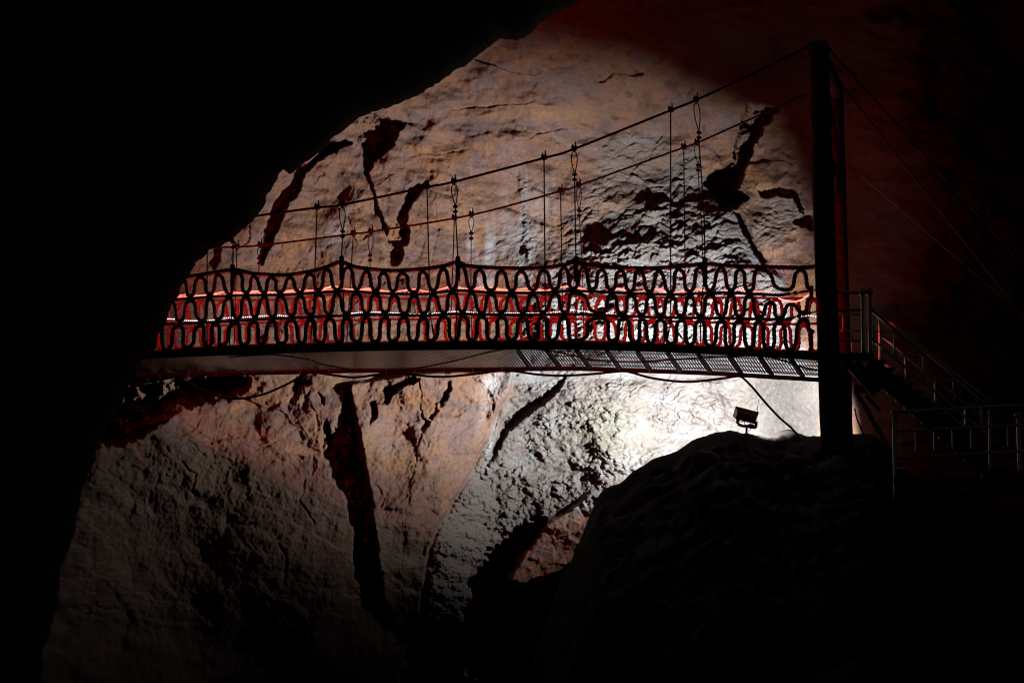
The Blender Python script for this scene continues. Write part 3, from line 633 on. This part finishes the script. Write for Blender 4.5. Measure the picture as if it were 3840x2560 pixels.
# turnbuckles joining the two middle ropes to the tower
for y0, xe, ye in ((c_um, 3062, 1087), (c_lm, 3066, 1166)):
    xs0 = 2925 if y0 is c_um else 2945
    m = MB(); p0 = on(xs0, float(y0(xs0)), 0); p1 = on(xe, ye, 0); d = (p1 - p0)
    m.tube(np.array([p0, p0 + d * .28]), .026, 8); m.tube(np.array([p0 + d * .28, p0 + d * .4]), .012, 8); m.ball(p0 + d * .42, .035)
    m.tube(np.array([p0 + d * .42, p1]), .011, 8); m.tube(np.array([p0 + d * .55, p0 + d * .8]), .02, 8); m.build('turnbuckle', M_CABLE, BR)
for nodes, cv in ((NA, c_um), (NB, c_lm)):
    for x in nodes:
        if x < 380 or x > 2940: continue
        m = MB(); p = on(x, float(cv(x)), -.015); q = p + np.array([0, 0, .048]); s_ = p - np.array([0, 0, .048])
        m.tube(np.linspace(s_, q, 8), .036 + .006 * np.cos(np.arange(8) * 3.1), 8)
        for e in range(2):
            t = p + EA * rr.uniform(-.02, .02); m.tube(np.array([t, t + np.array([rr.uniform(-.03, .03), -.03, -rr.uniform(.05, .10)])]), .004, 4)
        m.build('rope_tie', M_ROPE, BR)

# far railing, lit red by the light strips
c_um2 = lambda x: c_um(x) + 15 - 4 * np.sin(np.asarray(x) / 90.)
c_lm2 = lambda x: c_lm(x) + 16 - 3 * np.sin(np.asarray(x) / 120.)
c_bt2 = lambda x: c_bt(x) - 6
WF = W - .06
rr2 = random.Random(11); off = [x + rr2.uniform(-9, 9) for x in np.arange(330, 3080, 71.5)]; ofb = [x + 36 + rr2.uniform(-10, 10) for x in off]; ofg = [x + 36 + rr2.uniform(-12, 12) for x in ofb]
for nodes, k in ((zigzag(off, ofb, lambda x: c_um2(x) + 7, lambda x: c_lm2(x) - 6), .12), (zigzag(ofb, ofg, lambda x: c_lm2(x) + 7, lambda x: c_bt2(x) - 2), .17)):
    MB().tube(serp(nodes, k, WF, rr2, .018), .027, 10, 3, .075, .17).build('looped_rope', M_ROPE, BR)
for cv, r in ((c_um2, .02), (c_lm2, .02), (c_bt2, .02)):
    MB().tube(resample(line_on(cv, X0, 3100, WF + .02, 10), .018), r, 10, 3, .07).build('rail_rope', M_ROPE, BR)

# main cables, hangers, backstays
c_cn = curve([(330, 905), (560, 868), (760, 840), (959, 810), (1189, 778.5), (1283, 768), (1600, 702), (1702, 682), (2040, 593), (2153, 559), (2516, 414), (2610, 376), (2830, 275), (3040, 172)])
c_cf = curve([(330, 985), (600, 955), (800, 930), (976, 920), (1325, 877), (1391, 869), (1768, 806), (2102, 717), (2170, 696), (2563, 554), (2612, 537), (2830, 440), (3045, 345)])
CW0, CW1 = -.03, W + .03
MB().tube(resample(line_on(c_cn, 330, 3062, CW0, 10), .03), .0195, 8, 4, .09, .1).build('main_cable', M_CABLE, BR)
MB().tube(resample(line_on(c_cf, 330, 3120, CW1, 10), .03), .017, 8, 4, .09, .1).build('main_cable', M_CABLE, BR)

def clamp(p, m, d=(0, 0, 1)):
    """bulldog grip: saddle, two threaded ends standing up, nuts"""
    m.ball(p, .046, 8, 6, (1.1, .9, .9)); m.bbox(p + np.array([0, 0, .012]), EA * .042, EW * .035, np.array([0, 0, .028]))
    for s in (-1, 1):
        q = p + EA * .022 * s; m.tube(np.array([q, q + np.array([0, 0, .10 + .02 * s])]), .010, 6); m.ball(q + np.array([0, 0, .055]), .018, 6, 5)
    return m
def rod_hanger(top, bot, w0, w1, r=.0105, turn=None):
    p = on(top[0], top[1], w0); q = on(bot[0], bot[1], w1); m = MB()
    m.tube(np.array([p, p + (q - p) * .5, q]), r, 6)
    if turn:                                                          # splayed turnbuckle pair at the foot
        for xx in turn[1]:
            e = on(xx, turn[2], w1); m.tube(np.array([q, q + (e - q) * .35]), .006, 5); m.tube(np.array([q + (e - q) * .35, q + (e - q) * .75]), .015, 6); m.tube(np.array([q + (e - q) * .75, e]), .006, 5)
        m.ball(q, .035, 8, 6)
    o = m.build('hanger_rod', M_CABLE, BR); clamp(p, MB()).build('clamp', M_CABLE, o); return o
def loop_hanger(top, knot_y, pts, w0, w1, r=.0105, wid=11.5, tight=True):
    p = on(top[0], top[1], w0); x, y = top; m = MB(); yk = knot_y; L = yk - y - 10
    s = np.linspace(0, 1, 15); half = wid * np.sin(math.pi * s ** .62) ** .9 * (1 - .15 * s)
    xk = pts[0][0]
    for sg in (-1, 1): m.tube(on(x + (xk - x) * s + sg * half, y + 8 + L * s, w0), r * .9, 6)
    P = np.vstack([on(xk, yk, w0), *[on(a, b, w1) for a, b in pts]]); m.tube(resample(P, .1), r, 6)
    o = m.build('loop_hanger', M_CABLE, BR); clamp(p, MB()).build('clamp', M_CABLE, o)
    for dy in (0, 19): MB().ball(on(xk, yk + dy, w0), .036, 8, 6, (1.15, 1, .8)).build('wire_clip', M_CABLE, o)
    return o
near_rods = [((777, c_cn(777)), (776, 1305), None), ((1189, c_cn(1189)), (1176, 1155), (0, (1164, 1178), 1288)), ((1601, c_cn(1601)), (1613, 1180), (0, (1602, 1632), 1284)), ((2040, c_cn(2040)), (2046, 1283), None), ((2515, c_cn(2515)), (2515, 1205), (0, (2498, 2572), 1290))]
for t, b_, tr in near_rods: rod_hanger((t[0], float(t[1])), b_, CW0, -.03, turn=tr)
near_loops = [(871, 908, [(874, 940), (873, 1013), (868, 1180), (860, 1296)]), (1283, 868, [(1285, 880), (1280, 982), (1290, 1160), (1277, 1288)]), (1702, 775, [(1708, 800), (1718, 983), (1712, 1180), (1708, 1282)]), (2153, 655, [(2155, 690), (2160, 984), (2160, 1180), (2160, 1284)]), (2610, 498, [(2621, 530), (2640, 800), (2644, 990), (2626, 1190), (2628, 1290)])]
for x, ky, pts in near_loops: loop_hanger((x, float(c_cn(x))), ky, pts, CW0, -.035)
far_rods = [((889, 0), (878, 1290)), ((1325, 0), (1300, 1285)), ((1704, 0), (1688, 1280)), ((2102, 0), (2112, 1282)), ((2564, 0), (2572, 1290))]
for t, b_ in far_rods: rod_hanger((t[0], float(c_cf(t[0]))), b_, CW1, W, r=.0095)
far_loops = [(976, 968, [(972, 975), (968, 1100), (962, 1296)]), (1391, 957, [(1388, 965), (1386, 1080), (1380, 1290)]), (1768, 875, [(1767, 880), (1766, 1080), (1770, 1284)]), (2170, 790, [(2172, 800), (2184, 1000), (2190, 1284)]), (2613, 620, [(2618, 640), (2634, 900), (2640, 1294)])]
for x, ky, pts in far_loops: loop_hanger((x, float(c_cf(x))), ky, pts, CW1, W, r=.0085, wid=10)

# rail-post sleeves where the top rope is lifted by the looped hangers
for x in (872, 1281, 1717, 2159, 2644):
    y = float(c_top(x)); m = MB(); p0 = on(x, y - 22, -.02); p1 = on(x, y + 70, -.02); n = 12
    m.tube(np.linspace(p0, p1, n), .03 + .012 * np.abs(np.sin(np.arange(n) * 1.9)), 8)
    m.build('rope_binding', M_ROPE, BR)

# nets
def net(xa, xb, ytop, ybot, w, cell, r, m_, sag=None):
    m = MB(); n = int((xb - xa) / cell)
    for sgn in (-1, 1):
        for i in range(-14, n + 14):
            s = np.linspace(0, 1, 7); x = xa + i * cell + sgn * s * cell * 6.0
            y0 = ytop(x); y1 = ybot(x); y = y0 + (y1 - y0) * s
            if sag is not None: y = y + sag(x, s)
            ok = (x >= xa) & (x <= xb)
            if ok.sum() < 2: continue
            m.tube(on(x[ok], y[ok], w + .015 * np.sin(i * .7)), r, 3, caps=False)
    for s in (0, 1):
        x = np.linspace(xa, xb, 160); m.tube(on(x, (ytop(x) if s == 0 else ybot(x)), w), r * 1.5, 3, caps=False)
    return m.build('safety_net', m_, BR, False)
net(560, 3060, lambda x: c_top(x) + 10, lambda x: c_um(x) - 3 - 0 * x, .035, 11, .0021, M_NET, lambda x, s: 26 * (1 - s) * np.abs(np.sin(x / 139. - .4)) ** 3)
net(760, 3060, lambda x: 992 - 12 * np.sin((x - 700) / 760.) - .004 * (x - 1800) + 26 * np.clip((1200 - x) / 500, 0, 1) ** 2, lambda x: c_um2(x) - 2, WF + .05, 13, .0016, M_NETW)
# fine mesh across the lower rows
m = MB()
for y in (38, 68, 92):
    x = np.linspace(560, 3050, 200); m.tube(on(x, c_lm(x) + y + 3 * np.sin(x / 37.), .03), .0022, 3, caps=False)
m.build('guard_wire', M_NET, BR, False)

# towers
def log_post(xl, y0, xb, y1, width0, width1, w, name):
    n = 60; t = np.linspace(0, 1, n); P = np.stack([on(xl + (xb - xl) * k, y0 + (y1 - y0) * k, w) for k in t]); sides = 20
    V = []; fs = []
    for i in range(n):
        for j in range(sides):
            ph = 2 * math.pi * j / sides; r = (width0 + (width1 - width0) * t[i]) / 2
            r *= 1 + .05 * float(perlin(np.array(j * .9), np.array(i * .35 + w), 401)) + .035 * float(perlin(np.array(j * 2.3), np.array(i * 1.3 + w), 411))
            V.append(P[i] + r * np.array([math.cos(ph), math.sin(ph), 0]))
    for i in range(n - 1):
        for j in range(sides):
            k = (j + 1) % sides; fs.append((i * sides + j, (i + 1) * sides + j, (i + 1) * sides + k, i * sides + k))
    V.append(P[0] + np.array([-.0, 0, .07])); fs += [(j, (j + 1) % sides, len(V) - 1) for j in range(sides)]
    return MB().add(V, fs).build(name, M_POST, BR)
log_post(3068, 168, 3120, 1700, .315, .325, 0.0, 'tower_post')
log_post(3136, 312, 3172, 1700, .215, .23, W, 'tower_post')
m = MB(); m.bbox(on(3070, 180, 0.0), EA * .07, EW * .12, np.array([0, 0, .06])); m.build('cable_saddle', M_BEAM, BR)
m = MB(); m.bbox(on(3138, 322, W), EA * .06, EW * .10, np.array([0, 0, .06])); m.build('cable_saddle', M_BEAM, BR)
for (ya, yb) in ((205, 350), (545, 700)):
    m = MB(); m.beam(on(3076, ya, .12), on(3142, yb, W - .08), .22, .16); m.build('cross_brace', M_POST, BR)
m = MB(); m.beam(on(3080, 250, .1), on(3147, 640, W - .05), .12, .1); m.build('cross_brace', M_POST, BR)
for p, q, w in (((3105, 180), (3860, 1020), 0.), ((3165, 330), (3860, 1215), W)):
    MB().tube(np.linspace(on(p[0], p[1], w), on(q[0], q[1], w), 40), .015, 8, 4, .09, .1).build('backstay_cable', M_CABLE, BR)
MB().tube(np.linspace(on(3205, 640, W), on(3850, 1195, W), 20), .003, 6).build('guy_wire', M_GALV, BR)

# ------------------------------------------------------------------ light strips on the bridge
def strip_path(pts, w): return resample(spline(on(np.array([p[0] for p in pts]), np.array([p[1] for p in pts]), w), 6), .05)
z1 = lambda P: [(400 + a / 2.351, 900 + b / 2.351) for a, b in P]
z2 = lambda P: [(1200 + a / 2.351, 900 + b / 2.351) for a, b in P]
z3 = lambda P: [(2200 + a / 2.351, 900 + b / 2.351) for a, b in P]
red_a = [(420, 1142)] + z1([(420, 510), (610, 495), (700, 482), (800, 490), (920, 480), (1060, 455), (1180, 466), (1360, 450), (1500, 463), (1690, 440), (1850, 442), (2000, 410)]) + z2([(190, 425), (310, 440), (450, 430), (640, 455), (830, 436), (970, 455), (1150, 415), (1300, 430), (1450, 415), (1640, 440), (1850, 428), (2000, 445), (2190, 410)]) + z3([(20, 445), (130, 455), (280, 430), (420, 460), (590, 432), (760, 460), (920, 428), (1060, 452), (1160, 460), (1290, 433), (1430, 462), (1560, 450), (1628, 466)])
red_b = [(420, 1146)] + z1([(420, 518), (610, 505), (900, 488), (1240, 470), (1530, 466), (1850, 446), (2080, 430)]) + z2([(380, 440), (660, 462), (960, 462), (1240, 432), (1660, 446), (2020, 450)]) + z3([(60, 452), (400, 466), (740, 466), (1050, 458), (1400, 466)])
MB().tube(strip_path(red_a, .055), np.interp(np.arange(len(strip_path(red_a, .055))) % 13, [0, 3, 6, 9, 13], [.006, .010, .0165, .010, .006]), 5).build('led_strip', M_RED)
o = bpy.data.objects['led_strip']; tag(o, 'glowing red light strip rising and dipping over the upper middle rope', 'light strip', 'red light strips on the upper middle rope')
o = MB().tube(strip_path(red_b, .075), .006, 5).build('led_strip', M_RED); tag(o, 'straighter thin red light strip lying close along the upper middle rope', 'light strip', 'red light strips on the upper middle rope')
o = MB().tube(strip_path(z3([(1690, 510), (1745, 533), (1820, 545), (1900, 525), (1960, 480)]), .05), .0105, 5).build('led_strip', M_RED); tag(o, 'short red light strip end sagging loose beside the tower', 'light strip', 'red light strips on the upper middle rope')
white = [(420, 1208)] + z1([(420, 715), (550, 695), (700, 710), (860, 710), (960, 703), (1080, 685), (1300, 676), (1500, 663), (1650, 680), (1850, 668), (2000, 662), (2180, 645)]) + z2([(400, 635), (580, 638), (750, 650), (900, 656), (1080, 640), (1230, 629), (1430, 645), (1650, 645), (1850, 645), (2050, 640), (2200, 620)]) + z3([(20, 632), (180, 645), (350, 668), (600, 675), (850, 680), (1160, 685)])
def beads(path, name, label, group):
    P = resample(strip_path(path, .06), .034); m = MB()
    t = np.gradient(P, axis=0); t /= np.linalg.norm(t, axis=1)[:, None]
    for p, d in zip(P, t):
        u = np.cross(d, EW); m.bbox(p, d * .009, EW * .007, u * .007)
    root = MB().tube(P - np.array([0, 0, .004]), .006, 5).build(name, M_TAPE); tag(root, label, 'light strip', group); m.build('diodes', M_WHITE, root, False); return root
beads(white, 'led_strip', 'long string of cold white light dots along the lower middle rope', 'white light strips on the lower middle rope')
beads(z3([(1790, 692), (1850, 683), (1920, 665), (1980, 670), (2040, 676)]), 'led_strip', 'short row of cold white light dots next to the black tower post', 'white light strips on the lower middle rope')

# ------------------------------------------------------------------ cables under the deck
def px_path(P, w): return spline(on(np.array([p[0] for p in P]), np.array([p[1] for p in P]), w), 12)
pc = [(330, 1452), (485, 1440), (560, 1430), (640, 1416), (668, 1416), (740, 1452), (815, 1484), (889, 1494), (980, 1480), (1080, 1438), (1157, 1395), (1190, 1397), (1315, 1414), (1400, 1406), (1464, 1393), (1480, 1393), (1580, 1408), (1668, 1412), (1780, 1402), (1863, 1391), (1925, 1391), (2020, 1404), (2115, 1408), (2220, 1402), (2328, 1392), (2366, 1396), (2450, 1418), (2570, 1431), (2680, 1422), (2766, 1410), (2782, 1412)]
m = MB(); pa = px_path(pc, W + .02)
down = spline(np.vstack([on(2782, 1412, W + .02), at_depth(2820, 1450, 23.6), at_depth(2880, 1520, 24.2), at_depth(2925, 1567, 24.7), at_depth(2969, 1605, 25.2), at_depth(3006, 1648, 25.6)]), 12)
m.tube(resample(np.vstack([pa[:-1], down]), .05), .0195, 8)
tag(m.build('power_cable', M_RUBBER), 'black rubber cable hanging in swags below the deck edge down to the mound', 'cable')
hz = z1([(1080, 1022), (1300, 1002), (1500, 1000), (1800, 1045)]) + z2([(0, 1078), (350, 1138), (600, 1140), (800, 1122), (1000, 1090), (1200, 1050), (1450, 985), (1700, 945), (2000, 960), (2250, 1010)]) + z3([(60, 1045), (400, 1062), (700, 1046), (1100, 1022), (1500, 1008), (1700, 1042), (1900, 1108), (2060, 1142)])
ha, hzz = [], []
P = []
for x, y in hz:                                                       # lies just under the slats
    k = np.clip((y - float(c_bb(x))) / (float(c_far(x)) - float(c_bb(x))), .03, .97); w = W * k
    a, z = paz(np.array(float(x)), np.array(float(y)), w); P.append(B(a, w, z - .02))
tag(MB().tube(resample(spline(np.array(P), 10), .05), .014, 8).build('conduit', M_HOSE), 'thin grey conduit snaking across the slatted underside of the deck', 'conduit')

# ------------------------------------------------------------------ floodlight
LY = 25.6
def lp(x, y, dY=0.0): return at_depth(x, y, LY + dY)
foot = lp(2799, 1640)
FL = empty('floodlight', foot.tolist(), 'dark box floodlight on a short post, seen from behind on the mound crest', 'floodlight')
s_ = LY / F
c = lp(2797, 1556); ax = np.array([math.cos(rad(-15)), 0, math.sin(rad(-15))]); 
aim_h = np.array([-.28, .80, .53]); n_ = aim_h - ax * (aim_h @ ax); n_ /= np.linalg.norm(n_); u_ = np.cross(ax, n_); u_ = u_ if u_[2] > 0 else -u_
m = MB(); hw, hh = 43 * s_, 17 * s_
front = [c + n_ * .05 + i * ax * hw * 1.06 + j * u_ * hh * 1.25 for i, j in ((-1, -1), (1, -1), (1, 1), (-1, 1))]
back = [c - n_ * .16 + i * ax * hw * .86 + j * u_ * hh * .8 for i, j in ((-1, -1), (1, -1), (1, 1), (-1, 1))]
m.box8(back + front)
for k in range(-3, 4): m.bbox(c - n_ * .12 + ax * hw * .24 * k, ax * .006, u_ * hh * .95, n_ * .05)      # cooling fins
m.bbox(c - n_ * .17 + ax * hw * .35, ax * hw * .3, u_ * hh * .45, n_ * .03)
m.build('housing', M_LAMP, FL, False)
m = MB(); m.bbox(c + n_ * .056, ax * hw * .95, u_ * hh * 1.05, n_ * .004); m.build('lens', M_GLASS, FL, False)
m = MB(); y0 = lp(2769, 1572); 
for pth in ([(2766, 1570), (2766, 1588), (2784, 1597), (2800, 1597)], [(2800, 1597), (2822, 1602), (2834, 1603), (2836, 1580)]):
    Q = [lp(x, y, -.06) for x, y in pth]
    for a, b_ in zip(Q[:-1], Q[1:]): m.beam(a, b_, .03, .05, up=(.1, 1, .1))
m.build('yoke', M_LAMP, FL, False)
m = MB(); m.tube(np.array([lp(2800, 1594, -.05), lp(2799, 1645, -.05)]), 4.4 * s_, 10); m.build('post', M_LAMP, FL)
m = MB(); m.ball(lp(2815, 1597, -.08), .06, 10, 8, (1.2, .7, .7)); m.build('junction_box', M_BEAM, FL)
m = MB(); m.tube(spline(np.array([lp(2835, 1556), lp(2842, 1548, .05), lp(2840, 1530, .2), lp(2846, 1495, .5)]), 8), .006, 6)
m.tube(spline(np.array([lp(2772, 1578, -.1), lp(2782, 1582, -.12), lp(2790, 1578, -.1), lp(2795, 1592, -.1), lp(2815, 1606, -.1), lp(2806, 1618, -.1)]), 8), .006, 6); m.build('wire', M_RUBBER, FL)

# ------------------------------------------------------------------ stair with pipe railings beyond the tower
STB = empty('staircase', on(3560, 1820, .7).tolist(), 'dark metal staircase with pipe handrails descending to the right of the tower', 'staircase')
def pipe(p, q, w, r, name, root, w2=None, m_=M_CHROME):
    P = np.linspace(on(p[0], p[1], w), on(q[0], q[1], w if w2 is None else w2), 6); return MB().tube(P, r, 12).build(name, m_, root)
for x, y1, w in ((3235, 1345, .15), (3261, 1345, .15), (3300, 1400, 1.25)):
    yt = 1100 if w < 1 else 1180
    o = pipe((x, yt), (x + (y1 - yt) * .012, y1), w, .03, 'post', STB); MB().ball(on(x, yt - 4, w), .058).build('finial', M_CHROME, o)
for y, w, x0, x1, r in ((1098, .1, 3135, 3228, .024), (1163, .1, 3140, 3228, .022), (1278, .1, 3146, 3228, .018), (1179, 1.25, 3140, 3236, .02), (1241, 1.25, 3145, 3236, .018), (1331, 1.25, 3148, 3254, .022)):
    pipe((x0, y), (x1, y - 1), w, r, 'guard_rail', STB)
for x, y0, y1, w in ((3162, 1172, 1250, .4), (3195, 1262, 1328, 1.25), (3275, 1180, 1350, .15)): pipe((x, y0), (x + 1, y1), w, .013, 'baluster', STB)
pipe((3264, 1158), (3720, 1540), .15, .03, 'handrail', STB); pipe((3264, 1266), (3760, 1680), .15, .022, 'handrail', STB)
pipe((3306, 1182), (3720, 1512), 1.25, .028, 'handrail', STB); pipe((3306, 1258), (3760, 1628), 1.25, .02, 'handrail', STB); pipe((3306, 1352), (3640, 1622), 1.25, .022, 'handrail', STB)
for x, y in ((3345, 1243), (3455, 1334), (3568, 1426), (3672, 1516)):
    pipe((x + 8, y), (x + 10, y + 88), .15, .015, 'baluster', STB); pipe((x - 78, y), (x + 4, y - 1), .15, .010, 'baluster', STB)
for x, y in ((3394, 1338), (3505, 1432), (3618, 1524)): pipe((x, y), (x + 4, y + 80), 1.25, .014, 'baluster', STB)
for w, sh, m_ in ((.2, 0, M_BEAM), (1.2, 0, M_PLATE)):
    m = MB(); m.beam(on(3255, 1365, w), on(3800, 1835, w), .26, .05); m.build('stringer', m_, STB, False)
for k in range(16):
    x = 3275 + k * 33; y = 1372 + k * 28.4; p = on(x, y, .7); m = MB(); m.bbox(p, EA * .14, EW * .48, np.array([0, 0, .012])); m.build('tread', M_PLATE, STB, False)
m = MB(); m.beam(on(3100, 1362, .7), on(3262, 1362, .7), .12, 1.1); m.build('landing', M_BEAM, STB, False)
m = MB(); m.beam(on(3200, 1368, .15), on(3290, 1470, .15), .2, .1); m.build('landing_bracket', M_BEAM, STB, False)

GR = empty('guard_railing', on(3600, 1880, -3.2).tolist(), 'polished pipe guard railing with ball-topped post in the lower right corner', 'railing')
WG = -3.2
for y0, y1, r, x0 in ((1545, 1518, .022, 3342), (1616, 1592, .017, 3360), (1716, 1690, .017, 3360), (1758, 1735, .009, 3360)):
    pipe((x0, y0), (3980, y0 + (y1 - y0) * (3980 - x0) / (3840 - x0)), WG, r, 'guard_rail', GR)
for x in (3433, 3502, 3571, 3640, 3778, 3846): pipe((x, 1612 - (x - 3360) * .05), (x + 2, 1712 - (x - 3360) * .054), WG, .0085, 'baluster', GR)
pipe((3352, 1548), (3358, 1925), WG, .022, 'post', GR); pipe((3362, 1552), (3366, 1800), WG, .014, 'post', GR); pipe((3710, 1530), (3713, 1800), WG, .016, 'post', GR)
o = pipe((3818, 1568), (3826, 1800), WG + .3, .026, 'post', GR); MB().ball(on(3816, 1557, WG + .3), .043).build('finial', M_CHROME, o)
m = MB(); m.beam(on(3350, 1812, WG), on(3990, 1790, WG), .10, .1); m.beam(on(3350, 1858, WG), on(3990, 1838, WG), .08, .1)
for k in range(6):
    x = 3380 + k * 90; m.beam(on(x, 1852, WG), on(x + 45, 1815, WG), .03, .03)
m.build('base_frame', M_BEAM, GR, False)
m = MB(); q = [on(3350, 1800, WG + .05), on(3990, 1778, WG + .05), on(3990, 1800, WG + 2.2), on(3480, 1815, WG + 2.2)]; m.box8([p - np.array([0, 0, .05]) for p in q] + q); m.build('walkway', M_PLATE, GR, False)

# anchor chain below the tower
AC = empty('anchor_chain', on(3260, 1680, .9).tolist(), 'rusty anchor chain with shackle slanting down from the tower foot', 'chain')
P = spline(on(np.array([3208, 3222, 3238, 3252, 3268, 3300, 3345]), np.array([1460, 1490, 1512, 1536, 1570, 1622, 1700]), .9), 8); P = resample(P, .055); 
for i, p in enumerate(P[:-1]):
    d = P[i + 1] - p; d /= np.linalg.norm(d); sd = np.cross(d, EW) if i % 2 else EW; t = np.linspace(0, 2 * math.pi, 13)
    MB().tube(np.array([p + d * .048 * math.cos(a) + sd * .03 * math.sin(a) for a in t]), .012, 6).build('link', M_CABLE, AC)
m = MB(); m.tube(spline(on(np.array([3205, 3214, 3232, 3250]), np.array([1530, 1570, 1612, 1650]), .8), 8), .012, 6); m.build('tether', M_RUBBER, AC)
m = MB(); m.beam(on(3200, 1462, .9), on(3262, 1462, .9), .09, .16); m.beam(on(3248, 1484, .9), on(3300, 1540, .9), .05, .05); m.build('shackle_plate', M_BEAM, AC, False)

# ------------------------------------------------------------------ light
def spot(name, loc, target, power, size, blend, col, r):
    l = bpy.data.lights.new(name, 'SPOT'); l.energy = power; l.spot_size = rad(size); l.spot_blend = blend; l.color = col; l.shadow_soft_size = r
    o = bpy.data.objects.new(name, l); COL.objects.link(o); o.location = loc
    from mathutils import Vector
    o.rotation_euler = (Vector(target) - Vector(loc)).to_track_quat('-Z', 'Y').to_euler(); return o
L0 = c + n_ * .10
def beam_profile(l):
    # the reflector throws level and upward; the beam, tilted with the housing, thins out towards the ground
    l.use_nodes = True; nt = l.node_tree; em = nt.nodes['Emission']
    g = nt.nodes.new('ShaderNodeNewGeometry'); sx = nt.nodes.new('ShaderNodeVectorMath'); mr = nt.nodes.new('ShaderNodeMapRange'); mr.interpolation_type = 'SMOOTHSTEP'
    sx.operation = 'DOT_PRODUCT'; sx.inputs[1].default_value = (.26, 0, .966); nt.links.new(g.outputs['Incoming'], sx.inputs[0]); nt.links.new(sx.outputs['Value'], mr.inputs['Value'])
    mr.inputs['From Min'].default_value = -.72; mr.inputs['From Max'].default_value = -.08
    m2 = nt.nodes.new('ShaderNodeMapRange'); m2.interpolation_type = 'SMOOTHSTEP'; nt.links.new(sx.outputs['Value'], m2.inputs['Value'])
    for k, v in (('From Min', .5), ('From Max', .85), ('To Min', 1), ('To Max', .5)): m2.inputs[k].default_value = v
    mm = nt.nodes.new('ShaderNodeMath'); mm.operation = 'MULTIPLY'; nt.links.new(mr.outputs['Result'], mm.inputs[0]); nt.links.new(m2.outputs['Result'], mm.inputs[1])
    nt.links.new(mm.outputs[0], em.inputs['Strength'])
AIM = L0 + np.array([-.347, .902, -.250])
beam_profile(spot('flood_beam', L0.tolist(), AIM.tolist(), 3250, 168, .3, (.97, .98, 1.0), .07).data)
w = bpy.data.worlds.new('World'); SC.world = w; w.use_nodes = True
w.node_tree.nodes['Background'].inputs[0].default_value = (.5, .45, .45, 1); w.node_tree.nodes['Background'].inputs[1].default_value = .012

cam = bpy.data.cameras.new('camera'); co = bpy.data.objects.new('camera', cam); COL.objects.link(co)
cam.sensor_width = 36; cam.lens = 36 * F / 3840; cam.clip_end = 500; co.location = (0, 0, 0); co.rotation_euler = (math.pi / 2 + PITCH, 0, 0)
SC.camera = co
SC.view_settings.view_transform = 'Standard'; SC.view_settings.look = 'None'; SC.view_settings.exposure = 0; SC.view_settings.gamma = 1
SC.cycles.use_denoising = True; SC.cycles.filter_width = 1.1; SC.cycles.max_bounces = 6; SC.cycles.diffuse_bounces = 0; SC.cycles.sample_clamp_indirect = 3; SC.cycles.sample_clamp_direct = 7
for o in bpy.data.objects:
    if '_org' in o: del o['_org']
